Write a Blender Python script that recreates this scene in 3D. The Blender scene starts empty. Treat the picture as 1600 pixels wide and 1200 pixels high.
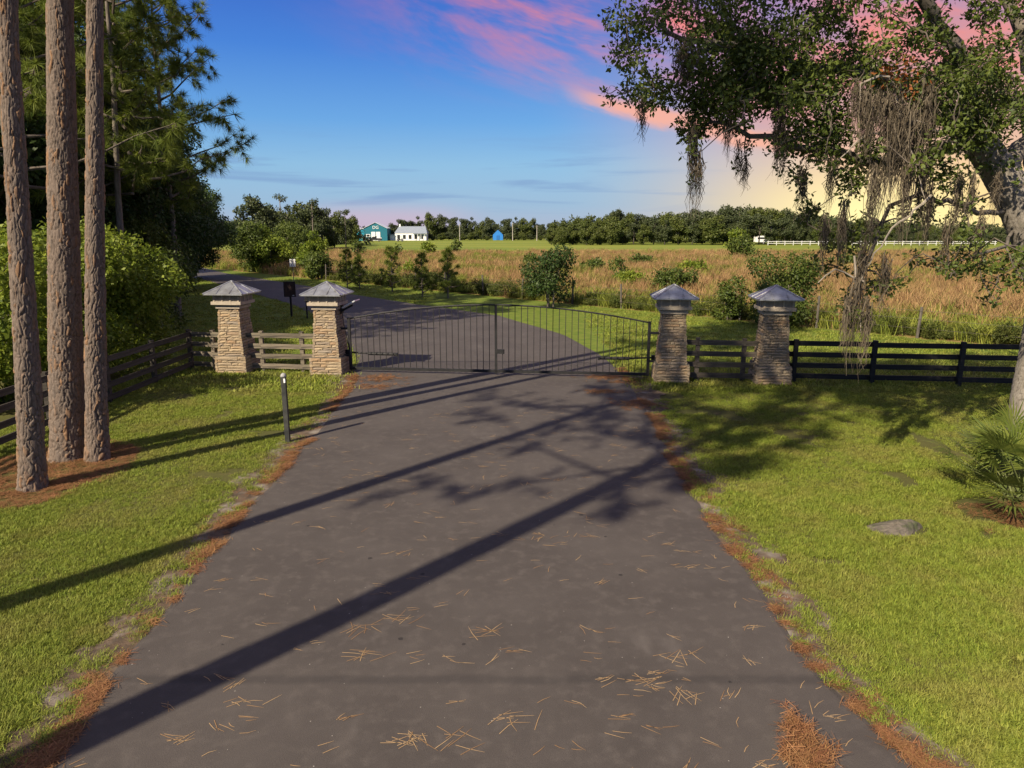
import bpy, math, random
import numpy as np
from math import sin, cos, tan, atan, atan2, pi, radians as R, sqrt
from mathutils import Vector, Matrix

# ------------------------------------------------------------------ camera, sky, sun, exposure
SC = bpy.context.scene
COL = SC.collection
CAM_H, FPX, HZ = 4.5, 1101.0, 358.0
PITCH = atan((600 - HZ) / FPX)
cam_d = bpy.data.cameras.new('camera'); cam = bpy.data.objects.new('camera', cam_d); COL.objects.link(cam)
cam.location = (0, 0, CAM_H); cam.rotation_euler = (pi / 2 - PITCH, 0, 0)
cam_d.sensor_width = 36; cam_d.lens = 18 / (800 / FPX); cam_d.clip_start = 0.05; cam_d.clip_end = 6000
SC.camera = cam

SUN_EL, SUN_AZ = R(37.0), R(41.5)          # light travels towards +X,+Y: sun stands behind and to the left
SH = Vector((sin(SUN_AZ), cos(SUN_AZ), 0))  # direction in which shadows fall
sun_d = bpy.data.lights.new('sun', 'SUN'); sun = bpy.data.objects.new('sun', sun_d); COL.objects.link(sun)
sun_d.energy = 4.6; sun_d.angle = R(0.55); sun_d.color = (1.0, 0.86, 0.66)
ld = Vector((SH.x * cos(SUN_EL), SH.y * cos(SUN_EL), -sin(SUN_EL)))
sun.rotation_euler = ld.to_track_quat('-Z', 'Y').to_euler(); sun.location = (-30, -30, 40)

SC.view_settings.view_transform = 'Standard'; SC.view_settings.look = 'None'
SC.view_settings.exposure = 1.0; SC.view_settings.gamma = 1.0; SC.view_settings.use_curve_mapping = False
SC.cycles.max_bounces = 4; SC.cycles.diffuse_bounces = 2; SC.cycles.transmission_bounces = 2
SC.cycles.use_adaptive_sampling = True; SC.cycles.use_denoising = True

def lin(r, g, b, k=1.0):
    f = lambda c: (c / 255 / 12.92 if c <= 10 else ((c / 255 + .055) / 1.055) ** 2.4) * k
    return (f(r), f(g), f(b), 1)

class NT:
    """tiny helper for node trees"""
    def __init__(s, nt): s.nt = nt; s.n = nt.nodes; s.l = nt.links
    def add(s, t, **kw):
        n = s.n.new(t)
        for k, v in kw.items(): setattr(n, k, v)
        return n
    def val(s, sock, v):
        if hasattr(v, 'is_output') : s.l.new(v, sock)
        elif v is not None: sock.default_value = v
    def math(s, op, a, b=None, c=None, clamp=False):
        n = s.add('ShaderNodeMath', operation=op, use_clamp=clamp)
        for i, v in enumerate((a, b, c)):
            if v is not None: s.val(n.inputs[i], v)
        return n.outputs[0]
    def mix(s, f, a, b, mode='MIX'):
        n = s.add('ShaderNodeMix', data_type='RGBA', blend_type=mode)
        s.val(n.inputs[0], f); s.val(n.inputs[6], a); s.val(n.inputs[7], b)
        return n.outputs[2]
    def rng(s, v, a, b, c=0.0, d=1.0, smooth=True):
        n = s.add('ShaderNodeMapRange', interpolation_type='SMOOTHSTEP' if smooth else 'LINEAR')
        for i, q in enumerate((v, a, b, c, d)): s.val(n.inputs[i], q)
        return n.outputs[0]
    def ramp(s, f, stops):
        n = s.add('ShaderNodeValToRGB'); e = n.color_ramp.elements
        while len(e) < len(stops): e.new(0.5)
        for q, (p, c) in zip(e, stops): q.position = p; q.color = c
        s.val(n.inputs[0], f); return n.outputs[0]
    def noise(s, vec, scale, detail=3, rough=.55, dist=0.0, col=False):
        n = s.add('ShaderNodeTexNoise'); s.val(n.inputs['Vector'], vec)
        n.inputs['Scale'].default_value = scale; n.inputs['Detail'].default_value = detail
        n.inputs['Roughness'].default_value = rough; n.inputs['Distortion'].default_value = dist
        return n.outputs[1 if col else 0]
    def comb(s, x, y, z):
        n = s.add('ShaderNodeCombineXYZ')
        for i, v in enumerate((x, y, z)): s.val(n.inputs[i], v)
        return n.outputs[0]
    def mapv(s, vec, scale=(1, 1, 1), rot=(0, 0, 0), loc=(0, 0, 0)):
        n = s.add('ShaderNodeMapping'); s.val(n.inputs[0], vec)
        n.inputs[1].default_value = loc; n.inputs[2].default_value = rot; n.inputs[3].default_value = scale
        return n.outputs[0]

def build_world():
    w = bpy.data.worlds.new('World'); SC.world = w; w.use_nodes = True
    t = NT(w.node_tree); t.n.clear()
    out = t.add('ShaderNodeOutputWorld'); bg = t.add('ShaderNodeBackground')
    tc = t.add('ShaderNodeTexCoord'); sep = t.add('ShaderNodeSeparateXYZ'); t.l.new(tc.outputs['Generated'], sep.inputs[0])
    x, y, z = sep.outputs
    az = t.math('MULTIPLY', t.math('ARCTAN2', x, y), 180 / pi)
    el = t.math('MULTIPLY', t.math('ARCSINE', z), 180 / pi)
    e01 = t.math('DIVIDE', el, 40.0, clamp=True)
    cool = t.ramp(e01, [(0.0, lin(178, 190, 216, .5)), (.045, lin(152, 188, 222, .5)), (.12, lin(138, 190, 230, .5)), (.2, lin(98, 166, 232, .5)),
                        (.32, lin(58, 128, 222, .5)), (.44, lin(42, 96, 204, .5)), (1, lin(104, 138, 196, .5))])  # overhead stop made paler than the blue below, to lift shadow fill
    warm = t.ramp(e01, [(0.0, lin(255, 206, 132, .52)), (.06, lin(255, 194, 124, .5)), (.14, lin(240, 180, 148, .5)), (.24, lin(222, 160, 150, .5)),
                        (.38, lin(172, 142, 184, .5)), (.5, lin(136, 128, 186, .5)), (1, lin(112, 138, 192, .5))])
    dist = t.math('ABSOLUTE', t.math('SUBTRACT', az, 36.0))
    wf = t.rng(t.math('SUBTRACT', dist, t.math('MULTIPLY', el, .35)), 32.0, 5.0)
    col = t.mix(wf, cool, warm)
    # low sun-glow core at the horizon on the right
    gl = t.math('ADD', t.math('POWER', t.math('DIVIDE', t.math('SUBTRACT', az, 27.0), 9.0), 2.0), t.math('POWER', t.math('DIVIDE', el, 4.2), 2.0))
    col = t.mix(t.math('MULTIPLY', t.math('EXPONENT', t.math('MULTIPLY', gl, -1.0)), .75), col, lin(255, 244, 168, .72))
    # streaky clouds: coordinates in degrees, sheared so that streaks fall to the right
    cx = t.math('MULTIPLY', az, 0.035); cy = t.math('ADD', t.math('MULTIPLY', el, 0.115), t.math('MULTIPLY', az, 0.03))
    dn = t.math('MAXIMUM', t.math('ADD', z, .25), .05); hv = t.comb(t.math('DIVIDE', x, dn), t.math('DIVIDE', y, dn), 0.0)
    cv = t.comb(cx, cy, 0.0)
    n1 = t.noise(cv, 2.1, 5, .58, .5)
    n2 = t.noise(t.mapv(cv, loc=(7.3, 2.1, 0)), 6.5, 4, .6, .3)
    dens = t.math('ADD', t.math('MULTIPLY', n1, .8), t.math('MULTIPLY', n2, .28))
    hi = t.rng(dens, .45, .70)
    hi = t.math('ADD', t.math('MULTIPLY', hi, t.rng(el, 34.0, 20.0)), t.math('MULTIPLY', t.rng(t.noise(hv, 1.6, 4, .6), .38, .62), t.rng(el, 20.0, 34.0)))  # clouds added overhead, above the view, to raise and warm the fill light
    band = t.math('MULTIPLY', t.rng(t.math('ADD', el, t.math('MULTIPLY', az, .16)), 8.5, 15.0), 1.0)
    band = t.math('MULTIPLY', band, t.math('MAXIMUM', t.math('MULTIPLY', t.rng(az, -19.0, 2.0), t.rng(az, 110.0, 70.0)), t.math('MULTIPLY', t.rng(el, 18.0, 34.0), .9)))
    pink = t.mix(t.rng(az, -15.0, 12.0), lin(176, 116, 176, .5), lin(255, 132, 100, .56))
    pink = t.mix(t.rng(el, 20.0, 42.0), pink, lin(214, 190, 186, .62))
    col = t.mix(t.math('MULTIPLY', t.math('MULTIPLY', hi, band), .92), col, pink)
    # a thin orange streak lower down on the right
    st = t.math('ADD', el, t.math('MULTIPLY', t.math('SUBTRACT', az, 9.0), .25))
    sm = t.math('MULTIPLY', t.rng(t.math('ABSOLUTE', t.math('SUBTRACT', t.math('ADD', st, t.math('MULTIPLY', n2, 2.0)), 9.8)), 1.1, .1),
                t.math('MULTIPLY', t.rng(az, 3.0, 8.0), t.rng(az, 30.0, 16.0)))
    col = t.mix(t.math('MULTIPLY', sm, .85), col, lin(255, 170, 130, .56))
    # blue-grey wisps close to the horizon
    n3 = t.noise(t.comb(t.math('MULTIPLY', az, .03), t.math('MULTIPLY', el, .42), 3.0), 2.4, 4, .55, .4)
    lowm = t.math('MULTIPLY', t.rng(n3, .5, .68), t.math('MULTIPLY', t.rng(el, .4, 2.2), t.rng(el, 8.0, 4.2)))
    col = t.mix(t.math('MULTIPLY', t.math('MULTIPLY', lowm, .6), t.rng(az, 22.0, 2.0)), col, lin(112, 150, 205, .5))
    pk = t.math('MULTIPLY', t.rng(el, 2.6, .6), t.rng(t.math('ABSOLUTE', t.math('ADD', az, 10.0)), 9.0, 2.0))
    col = t.mix(t.math('MULTIPLY', pk, .55), col, lin(226, 184, 206, .5))
    sky = t.add('ShaderNodeTexSky', sky_type='NISHITA', sun_disc=False, sun_elevation=SUN_EL, sun_rotation=pi + SUN_AZ)
    nis = t.mix(1.0, sky.outputs[0], (.055, .055, .055, 1), 'MULTIPLY')
    col = t.mix(.14, col, nis)
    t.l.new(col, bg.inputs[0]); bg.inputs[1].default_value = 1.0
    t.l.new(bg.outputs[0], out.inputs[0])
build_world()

# ------------------------------------------------------------------ pixel -> ground
CP, SP = cos(PITCH), sin(PITCH)
def G(px, py, z=0.0):
    dx, dy = (px - 800) / FPX, -(py - 600) / FPX
    d = (dx, CP + dy * SP, -SP + dy * CP); t = (z - CAM_H) / d[2]
    return (d[0] * t, d[1] * t)
def AT(px, py, Y):
    """point on the ray of a pixel at ground distance Y"""
    dx, dy = (px - 800) / FPX, -(py - 600) / FPX
    d = (dx, CP + dy * SP, -SP + dy * CP); t = Y / d[1]
    return Vector((d[0] * t, Y, CAM_H + d[2] * t))

# ------------------------------------------------------------------ materials
MATS = {}
def mat(name, c1, c2=None, scale=6.0, rough=.85, bump=0.0, bscale=30.0, rnd=0.0, metal=0.0, c3=None, scale3=1.0, attr=False, trans=0.0, spec=.3, stretch=(1, 1, 1), coord='Object', patch=None):
    if name in MATS: return MATS[name]
    m = bpy.data.materials.new(name); m.use_nodes = True; t = NT(m.node_tree)
    b = t.n['Principled BSDF']; b.inputs['Roughness'].default_value = rough; b.inputs['Metallic'].default_value = metal
    b.inputs['Specular IOR Level'].default_value = spec
    tc = t.add('ShaderNodeTexCoord'); v = t.mapv(tc.outputs[coord], scale=stretch)
    q = lambda c: tuple(c) + (1,)
    col = q(c1)
    if c2:
        f = t.rng(t.noise(v, scale, 4, .6), .35, .65)
        if attr:
            a = t.add('ShaderNodeAttribute', attribute_name='v'); f = a.outputs['Fac']
        col = t.mix(f, q(c1), q(c2))
    if c3: col = t.mix(t.rng(t.noise(v, scale3, 3, .6), .48, .7), col, q(c3))
    if patch:
        ps = t.add('ShaderNodeNewGeometry').outputs['Position']
        col = t.mix(t.math('MULTIPLY', t.rng(t.noise(ps, patch[0], 4, .62), .42, .68), patch[1]), col, q(patch[2]))
    if rnd:
        oi = t.add('ShaderNodeObjectInfo')
        hs = t.add('ShaderNodeHueSaturation')
        t.val(hs.inputs['Value'], t.rng(oi.outputs['Random'], 0, 1, 1 - rnd, 1 + rnd, False))
        t.val(hs.inputs['Hue'], t.rng(t.math('FRACT', t.math('MULTIPLY', oi.outputs['Random'], 7.31)), 0, 1, .5 - rnd * .05, .5 + rnd * .05, False))
        t.val(hs.inputs['Color'], col); col = hs.outputs[0]
    t.val(b.inputs['Base Color'], col)
    if bump:
        bn = t.add('ShaderNodeBump'); bn.inputs['Strength'].default_value = bump; bn.inputs['Distance'].default_value = .02
        t.l.new(t.noise(v, bscale, 4, .6), bn.inputs['Height']); t.l.new(bn.outputs[0], b.inputs['Normal'])
    if trans:
        tr = t.add('ShaderNodeBsdfTranslucent'); t.val(tr.inputs[0], col)
        mx = t.add('ShaderNodeMixShader'); mx.inputs[0].default_value = trans
        t.l.new(b.outputs[0], mx.inputs[1]); t.l.new(tr.outputs[0], mx.inputs[2])
        t.l.new(mx.outputs[0], t.n['Material Output'].inputs[0])
    MATS[name] = m; return m

# ------------------------------------------------------------------ mesh helpers
class MB:
    def __init__(s): s.v = []; s.f = []; s.a = []; s.n = 0
    def add(s, V, F, a=0.5):
        V = np.asarray(V, float).reshape(-1, 3); s.v.append(V); s.f += [tuple(int(i) + s.n for i in q) for q in F]
        s.a.append(np.full(len(V), a) if np.isscalar(a) else np.asarray(a, float)); s.n += len(V); return s
    def box(s, c, d, rz=0.0, rx=0.0, ry=0.0, a=.5):
        x, y, z = d[0] / 2, d[1] / 2, d[2] / 2
        V = np.array([(-x, -y, -z), (x, -y, -z), (x, y, -z), (-x, y, -z), (-x, -y, z), (x, -y, z), (x, y, z), (-x, y, z)])
        M = np.array(Matrix.Rotation(rz, 3, 'Z') @ Matrix.Rotation(ry, 3, 'Y') @ Matrix.Rotation(rx, 3, 'X'))
        return s.add(V @ M.T + np.array(c), [(0, 3, 2, 1), (4, 5, 6, 7), (0, 1, 5, 4), (1, 2, 6, 5), (2, 3, 7, 6), (3, 0, 4, 7)], a)
    def frustum(s, z0, z1, a0, b0, a1, b1, cap=True):
        V = [(-a0, -b0, z0), (a0, -b0, z0), (a0, b0, z0), (-a0, b0, z0), (-a1, -b1, z1), (a1, -b1, z1), (a1, b1, z1), (-a1, b1, z1)]
        F = [(0, 1, 5, 4), (1, 2, 6, 5), (2, 3, 7, 6), (3, 0, 4, 7)]
        if cap: F += [(0, 3, 2, 1), (4, 5, 6, 7)]
        return s.add(V, F)
    def tube(s, P, rad, seg=8, cap=True, a=.5):
        P = np.asarray(P, float); n = len(P); rad = np.broadcast_to(np.asarray(rad, float), (n,))
        T = np.gradient(P, axis=0); T /= np.linalg.norm(T, axis=1)[:, None] + 1e-9
        ref = np.array((0.0, 0, 1)) if abs(T[:, 2].mean()) < .8 else np.array((1.0, 0, 0))
        U = np.cross(T, ref); U /= np.linalg.norm(U, axis=1)[:, None] + 1e-9; W = np.cross(T, U)
        th = np.arange(seg) * 2 * pi / seg
        V = P[:, None] + rad[:, None, None] * (np.cos(th)[None, :, None] * U[:, None] + np.sin(th)[None, :, None] * W[:, None])
        F = [(i * seg + j, i * seg + (j + 1) % seg, (i + 1) * seg + (j + 1) % seg, (i + 1) * seg + j) for i in range(n - 1) for j in range(seg)]
        if cap: F += [tuple(range(seg - 1, -1, -1)), tuple((n - 1) * seg + j for j in range(seg))]
        return s.add(V.reshape(-1, 3), F, a)
    def lathe(s, prof, seg=16, c=(0, 0, 0)):
        th = np.arange(seg) * 2 * pi / seg; n = len(prof)
        V = [(c[0] + r * cos(q), c[1] + r * sin(q), c[2] + z) for r, z in prof for q in th]
        F = [(i * seg + j, i * seg + (j + 1) % seg, (i + 1) * seg + (j + 1) % seg, (i + 1) * seg + j) for i in range(n - 1) for j in range(seg)]
        F += [tuple(range(seg - 1, -1, -1)), tuple((n - 1) * seg + j for j in range(seg))]
        return s.add(V, F)
    def mesh(s, name, m=None, smooth=False):
        me = bpy.data.meshes.new(name); me.from_pydata(np.concatenate(s.v).tolist(), [], s.f)
        at = me.attributes.new('v', 'FLOAT', 'POINT'); at.data.foreach_set('value', np.concatenate(s.a).astype(np.float32))
        if smooth: me.polygons.foreach_set('use_smooth', np.ones(len(me.polygons), bool))
        if m: me.materials.append(m)
        me.update(); return me
    def build(s, name, m=None, parent=None, smooth=False): return obj(name, s.mesh(name, m, smooth), parent)

def quads_mesh(name, V, nv, m, a=None, smooth=False):
    """fast mesh of n faces with nv verts each; V is (n*nv,3)"""
    n = len(V) // nv; me = bpy.data.meshes.new(name)
    me.vertices.add(len(V)); me.vertices.foreach_set('co', np.ascontiguousarray(V, np.float32).ravel())
    me.loops.add(len(V)); me.loops.foreach_set('vertex_index', np.arange(len(V), dtype=np.int32))
    me.polygons.add(n); me.polygons.foreach_set('loop_start', np.arange(n, dtype=np.int32) * nv)
    if a is not None:
        at = me.attributes.new('v', 'FLOAT', 'POINT'); at.data.foreach_set('value', np.repeat(a, nv).astype(np.float32))
    me.materials.append(m); me.update(calc_edges=True); me.validate(); return me

def obj(name, me, parent=None):
    o = bpy.data.objects.new(name, me); COL.objects.link(o)
    if parent: o.parent = parent
    return o
def tag(o, label=None, cat=None, group=None, kind=None):
    for k, v in (('label', label), ('category', cat), ('group', group), ('kind', kind)):
        if v: o[k] = v
    return o
def thing(name, loc, label, cat, group=None, rz=0.0, scale=1.0):
    o = obj(name, None); o.location = loc; o.rotation_euler = (0, 0, rz); o.scale = (scale,) * 3
    return tag(o, label, cat, group)
def struct(name, me, label=None, cat=None):
    o = obj(name, me); o['kind'] = 'structure'
    return tag(o, label, cat)

def unit(v): return v / (np.linalg.norm(v, axis=-1, keepdims=True) + 1e-9)
def leaf_verts(C, D, N, L, W):
    """rhombic leaves: n x 4 verts"""
    D = unit(D); S = unit(np.cross(D, N)); L = L[:, None]; W = W[:, None]; Nn = unit(np.cross(S, D))
    return np.stack([C, C + D * L * .5 + S * W * .5 + Nn * L * .06, C + D * L, C + D * L * .5 - S * W * .5 + Nn * L * .06], 1).reshape(-1, 3)
def shell_leaves(rs, clumps, per, L, W, droop=.3):
    """clumps: (x,y,z,rx,ry,rz). leaves near the surface of each clump"""
    VV, AA = [], []
    for c in clumps:
        n = int(per * (c[3] * c[4] + c[3] * c[5]) / 2)
        d = unit(rs.normal(size=(n, 3))); rad = np.array(c[3:6])
        r = rs.uniform(.35, 1.0, n) ** .6 * (1 + .25 * np.sin(d[:, 0] * 5 + c[0] * 3) * np.cos(d[:, 1] * 6 + c[1]))
        P = np.array(c[:3]) + d * rad * r[:, None]
        D = d * .5 + rs.normal(size=(n, 3)) * .7 + np.array((0, 0, -droop)); N = d + rs.normal(size=(n, 3)) * .6 + np.array((0, 0, .5))
        k = rs.uniform(.65, 1.3, n)
        VV.append(leaf_verts(P, D, N, L * k, W * k)); AA.append(np.clip(rs.normal(.5, .25, n) + rs.normal(0, .12), 0, 1))
    return np.concatenate(VV), np.concatenate(AA)

def line_hits(P, c):  # helper for noise-like lawn wear
    return None
rs0 = np.random.RandomState(4)
def vnoise(x, y, s, seed=0):
    """cheap smooth 2-D value noise in 0..1"""
    x = np.asarray(x) / s; y = np.asarray(y) / s; xi = np.floor(x).astype(int); yi = np.floor(y).astype(int); fx = x - xi; fy = y - yi
    fx = fx * fx * (3 - 2 * fx); fy = fy * fy * (3 - 2 * fy)
    def h(a, b):
        q = (a * 374761393 + b * 668265263 + seed * 974711) & 0x7fffffff
        q = ((q ^ (q >> 13)) * 1274126177) & 0x7fffffff
        return ((q ^ (q >> 16)) & 0xffff) / 65535.0
    return (h(xi, yi) * (1 - fx) + h(xi + 1, yi) * fx) * (1 - fy) + (h(xi, yi + 1) * (1 - fx) + h(xi + 1, yi + 1) * fx) * fy

# ------------------------------------------------------------------ ground, field, driveway
FA, FB = np.array((-17.0, 64.5)), np.array((19.6, 27.0))     # line of the wire fence between verge and field
FN = np.array((FB - FA)[::-1]) * np.array((-1, 1)); FN = FN / np.linalg.norm(FN)
if FN[1] < 0: FN = -FN
def field_s(x, y): return (np.asarray(x) - FA[0]) * FN[0] + (np.asarray(y) - FA[1]) * FN[1]

def ground_material():
    m = bpy.data.materials.new('ground_cover'); m.use_nodes = True; t = NT(m.node_tree); b = t.n['Principled BSDF']
    b.inputs['Roughness'].default_value = .95; b.inputs['Specular IOR Level'].default_value = .1
    pos = t.add('ShaderNodeNewGeometry').outputs['Position']
    sp = t.add('ShaderNodeSeparateXYZ'); t.l.new(pos, sp.inputs[0]); x, y, z = sp.outputs
    n_big = t.noise(pos, .35, 4, .6); n_mid = t.noise(pos, 2.2, 4, .6); n_fine = t.noise(pos, 26.0, 5, .7)
    lawn = t.mix(t.rng(n_big, .35, .65), (.078, .085, .022, 1), (.098, .098, .028, 1))
    lawn = t.mix(t.rng(n_fine, .35, .7), t.mix(.55, lawn, (.050, .042, .022, 1)), lawn)
    lawn = t.mix(t.math('MULTIPLY', t.rng(n_mid, .62, .76), .75), lawn, (.16, .115, .06, 1))
    lawn = t.mix(t.rng(y, 21.0, 26.0), lawn, t.mix(t.rng(n_mid, .35, .65), (.085, .125, .018, 1), (.125, .155, .026, 1)))
    s = t.math('ADD', t.math('MULTIPLY', t.math('SUBTRACT', x, float(FA[0])), float(FN[0])), t.math('MULTIPLY', t.math('SUBTRACT', y, float(FA[1])), float(FN[1])))
    s = t.math('ADD', s, t.math('MULTIPLY', t.math('SUBTRACT', n_mid, .5), 1.6))
    dry = t.mix(t.rng(t.noise(pos, .12, 5, .65), .35, .65), (.24, .155, .062, 1), (.17, .135, .05, 1))
    dry = t.mix(t.rng(t.noise(pos, .5, 4, .6), .52, .68), dry, (.11, .12, .03, 1))
    col = t.mix(t.rng(s, -.2, .5), lawn, dry)
    far = t.mix(t.rng(t.noise(t.mapv(pos, scale=(.012, .05, 1)), 1.0, 4, .6), .35, .65), (.125, .165, .028, 1), (.185, .20, .036, 1))
    yy = t.math('ADD', y, t.math('MULTIPLY', t.math('SUBTRACT', t.noise(pos, .04, 3, .5), .5), 40.0))
    col = t.mix(t.rng(yy, 128.0, 140.0), col, far)
    t.l.new(col, b.inputs['Base Color'])
    bn = t.add('ShaderNodeBump'); bn.inputs['Strength'].default_value = .5; bn.inputs['Distance'].default_value = .03
    t.l.new(n_fine, bn.inputs['Height']); t.l.new(bn.outputs[0], b.inputs['Normal'])
    return m
def axis(lo, hi, near_lo, near_hi, step):
    a = [near_lo + i * step for i in range(int((near_hi - near_lo) / step) + 1)]
    q, d = near_hi, step
    while q < hi: d *= 1.25; q += d; a.append(min(q, hi))
    q, d = near_lo, step
    while q > lo: d *= 1.25; q -= d; a.insert(0, max(q, lo))
    return np.array(a)
gx, gy = axis(-2500, 2500, -16, 16, .4), axis(-400, 4500, 2, 34, .4)
XX, YY = np.meshgrid(gx, gy)
ZZ = (vnoise(XX, YY, 1.6, 3) - .5) * .035 * ((np.abs(XX) < 18) & (YY < 36) & (YY > 0)) - .012
nx = len(gx); V = np.stack([XX, YY, ZZ], -1).reshape(-1, 3)
ii = (np.arange(len(gy) - 1)[:, None] * nx + np.arange(nx - 1)[None]).ravel()
me = bpy.data.meshes.new('ground'); me.from_pydata(V.tolist(), [], np.stack([ii, ii + 1, ii + nx + 1, ii + nx], 1).tolist())
me.materials.append(ground_material()); me.polygons.foreach_set('use_smooth', np.ones(len(me.polygons), bool))
struct('ground', me, 'flat green lawn and open pasture running out to the horizon', 'ground')

def resample(P, step):
    P = np.asarray(P, float); d = np.r_[0, np.cumsum(np.linalg.norm(np.diff(P, axis=0), axis=1))]
    n = max(2, int(d[-1] / step)); q = np.linspace(0, d[-1], n)
    return np.stack([np.interp(q, d, P[:, i]) for i in range(P.shape[1])], 1)
L_PX = [(60, 1200), (210, 1010), (340, 850), (430, 745), (490, 680), (535, 622), (556, 590), (556, 578)]
R_PX = [(1440, 1200), (1305, 1075), (1225, 980), (1175, 900), (1100, 800), (1042, 700), (1012, 640), (990, 608), (975, 588)]
L_EDGE = np.array([(-3.6, -25.0), (-3.75, 0.0)] + [G(*p) for p in L_PX])
R_EDGE = np.array([(5.2, -25.0), (4.3, 0.0)] + [G(*p) for p in R_PX])
L2 = np.array([tuple(L_EDGE[-1]), (-5.7, 25.5), (-7.2, 30), (-9.8, 36.5), G(450, 473), G(415, 464), (-25.5, 61.0), (-36, 76.0), (-60, 108.0)])
R2 = np.array([tuple(R_EDGE[-1]), G(935, 552), G(880, 523), G(780, 493), G(662, 477), G(550, 460), G(487, 448), G(353, 427), (-55.0, 113.0)])

def asphalt_material():
    m = bpy.data.materials.new('asphalt'); m.use_nodes = True; t = NT(m.node_tree); b = t.n['Principled BSDF']
    pos = t.add('ShaderNodeNewGeometry').outputs['Position']; sp = t.add('ShaderNodeSeparateXYZ'); t.l.new(pos, sp.inputs[0]); x, y, z = sp.outputs
    col = t.mix(t.rng(t.noise(pos, .6, 5, .62), .3, .7), (.063, .054, .048, 1), (.084, .073, .065, 1))
    col = t.mix(t.rng(t.noise(pos, 5.0, 4, .65), .45, .75), col, (.098, .085, .075, 1))
    col = t.mix(t.math('MULTIPLY', t.rng(t.noise(pos, 90.0, 3, .7), .42, .62), .55), t.mix(.35, col, (.02, .018, .018, 1)), col)
    # pale aggregate specks
    vo = t.add('ShaderNodeTexVoronoi', feature='F1'); t.l.new(pos, vo.inputs[0]); vo.inputs['Scale'].default_value = 16.0
    wn = t.add('ShaderNodeSeparateColor'); t.l.new(vo.outputs['Color'], wn.inputs[0])
    sp1 = t.math('MULTIPLY', t.math('LESS_THAN', vo.outputs['Distance'], t.math('MULTIPLY', wn.outputs[1], .12)), t.math('GREATER_THAN', wn.outputs[0], .88))
    col = t.mix(sp1, col, (.26, .24, .21, 1))
    # dark oil drips and tar stains
    vo2 = t.add('ShaderNodeTexVoronoi', feature='F1'); t.l.new(t.mapv(pos, loc=(3.1, 1.7, 0)), vo2.inputs[0]); vo2.inputs['Scale'].default_value = 2.6
    w2 = t.add('ShaderNodeSeparateColor'); t.l.new(vo2.outputs['Color'], w2.inputs[0])
    rad = t.math('MULTIPLY', w2.outputs[1], .11)
    nn = t.math('MULTIPLY', t.math('SUBTRACT', t.noise(pos, 30.0, 2, .6), .5), .08)
    sp2 = t.math('MULTIPLY', t.math('LESS_THAN', t.math('ADD', vo2.outputs['Distance'], nn), rad), t.math('GREATER_THAN', w2.outputs[0], .62))
    col = t.mix(t.math('MULTIPLY', sp2, .75), col, (.016, .014, .014, 1))
    # paving joint across the lane
    jl = t.math('ABSOLUTE', t.math('SUBTRACT', t.math('ADD', y, t.math('MULTIPLY', t.noise(pos, 1.2, 3, .6), .12)), 6.42))
    col = t.mix(t.math('MULTIPLY', t.rng(jl, .11, .02), .38), col, (.022, .02, .02, 1))
    # sun-bleached scuff
    sc = t.math('MULTIPLY', t.rng(t.noise(t.mapv(pos, scale=(1, .5, 1)), .9, 4, .7), .58, .74), .4)
    col = t.mix(sc, col, (.125, .112, .102, 1))
    t.l.new(col, b.inputs['Base Color']); b.inputs['Roughness'].default_value = .82; b.inputs['Specular IOR Level'].default_value = .28
    bn = t.add('ShaderNodeBump'); bn.inputs['Strength'].default_value = .55; bn.inputs['Distance'].default_value = .008
    t.l.new(t.noise(pos, 120.0, 3, .7), bn.inputs['Height']); t.l.new(bn.outputs[0], b.inputs['Normal'])
    return m
ASPH = asphalt_material()
def road(name, Le, Re, label, wob, top=.022):
    n = 260; Lr = resample(Le, .1); Rr = resample(Re, .1)
    pick = lambda A: A[np.linspace(0, len(A) - 1, n).astype(int)]
    Lr, Rr = pick(Lr), pick(Rr)
    i = np.arange(n)
    Lr[:, 0] += (vnoise(i * 1.0, i * 0, 3.0, 5) - .5) * wob; Rr[:, 0] += (vnoise(i * 1.0, i * 0, 3.0, 9) - .5) * wob
    rows = []
    for k in (-.02, 0, .015, .25, .5, .75, .985, 1, 1.02):
        P = Lr * (1 - k) + Rr * k
        z = {-.02: -.06, 0: top - .02, 1: top - .02, 1.02: -.06}.get(k, top)
        rows.append(np.c_[P, np.full(n, z)])
    V = np.stack(rows, 1).reshape(-1, 3); c = len(rows)
    F = [(a * c + b, a * c + b + 1, (a + 1) * c + b + 1, (a + 1) * c + b) for a in range(n - 1) for b in range(c - 1)]
    me = bpy.data.meshes.new(name); me.from_pydata(V.tolist(), [], F); me.materials.append(ASPH)
    return struct(name, me, label, 'road'), Lr, Rr
_, LR, RR = road('driveway', L_EDGE, R_EDGE, 'brown grey asphalt driveway strewn with pine needles before the gate', .12)
road('lane', L2, R2, 'asphalt lane beyond the gate curving away to the left', .1, .018)

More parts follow.
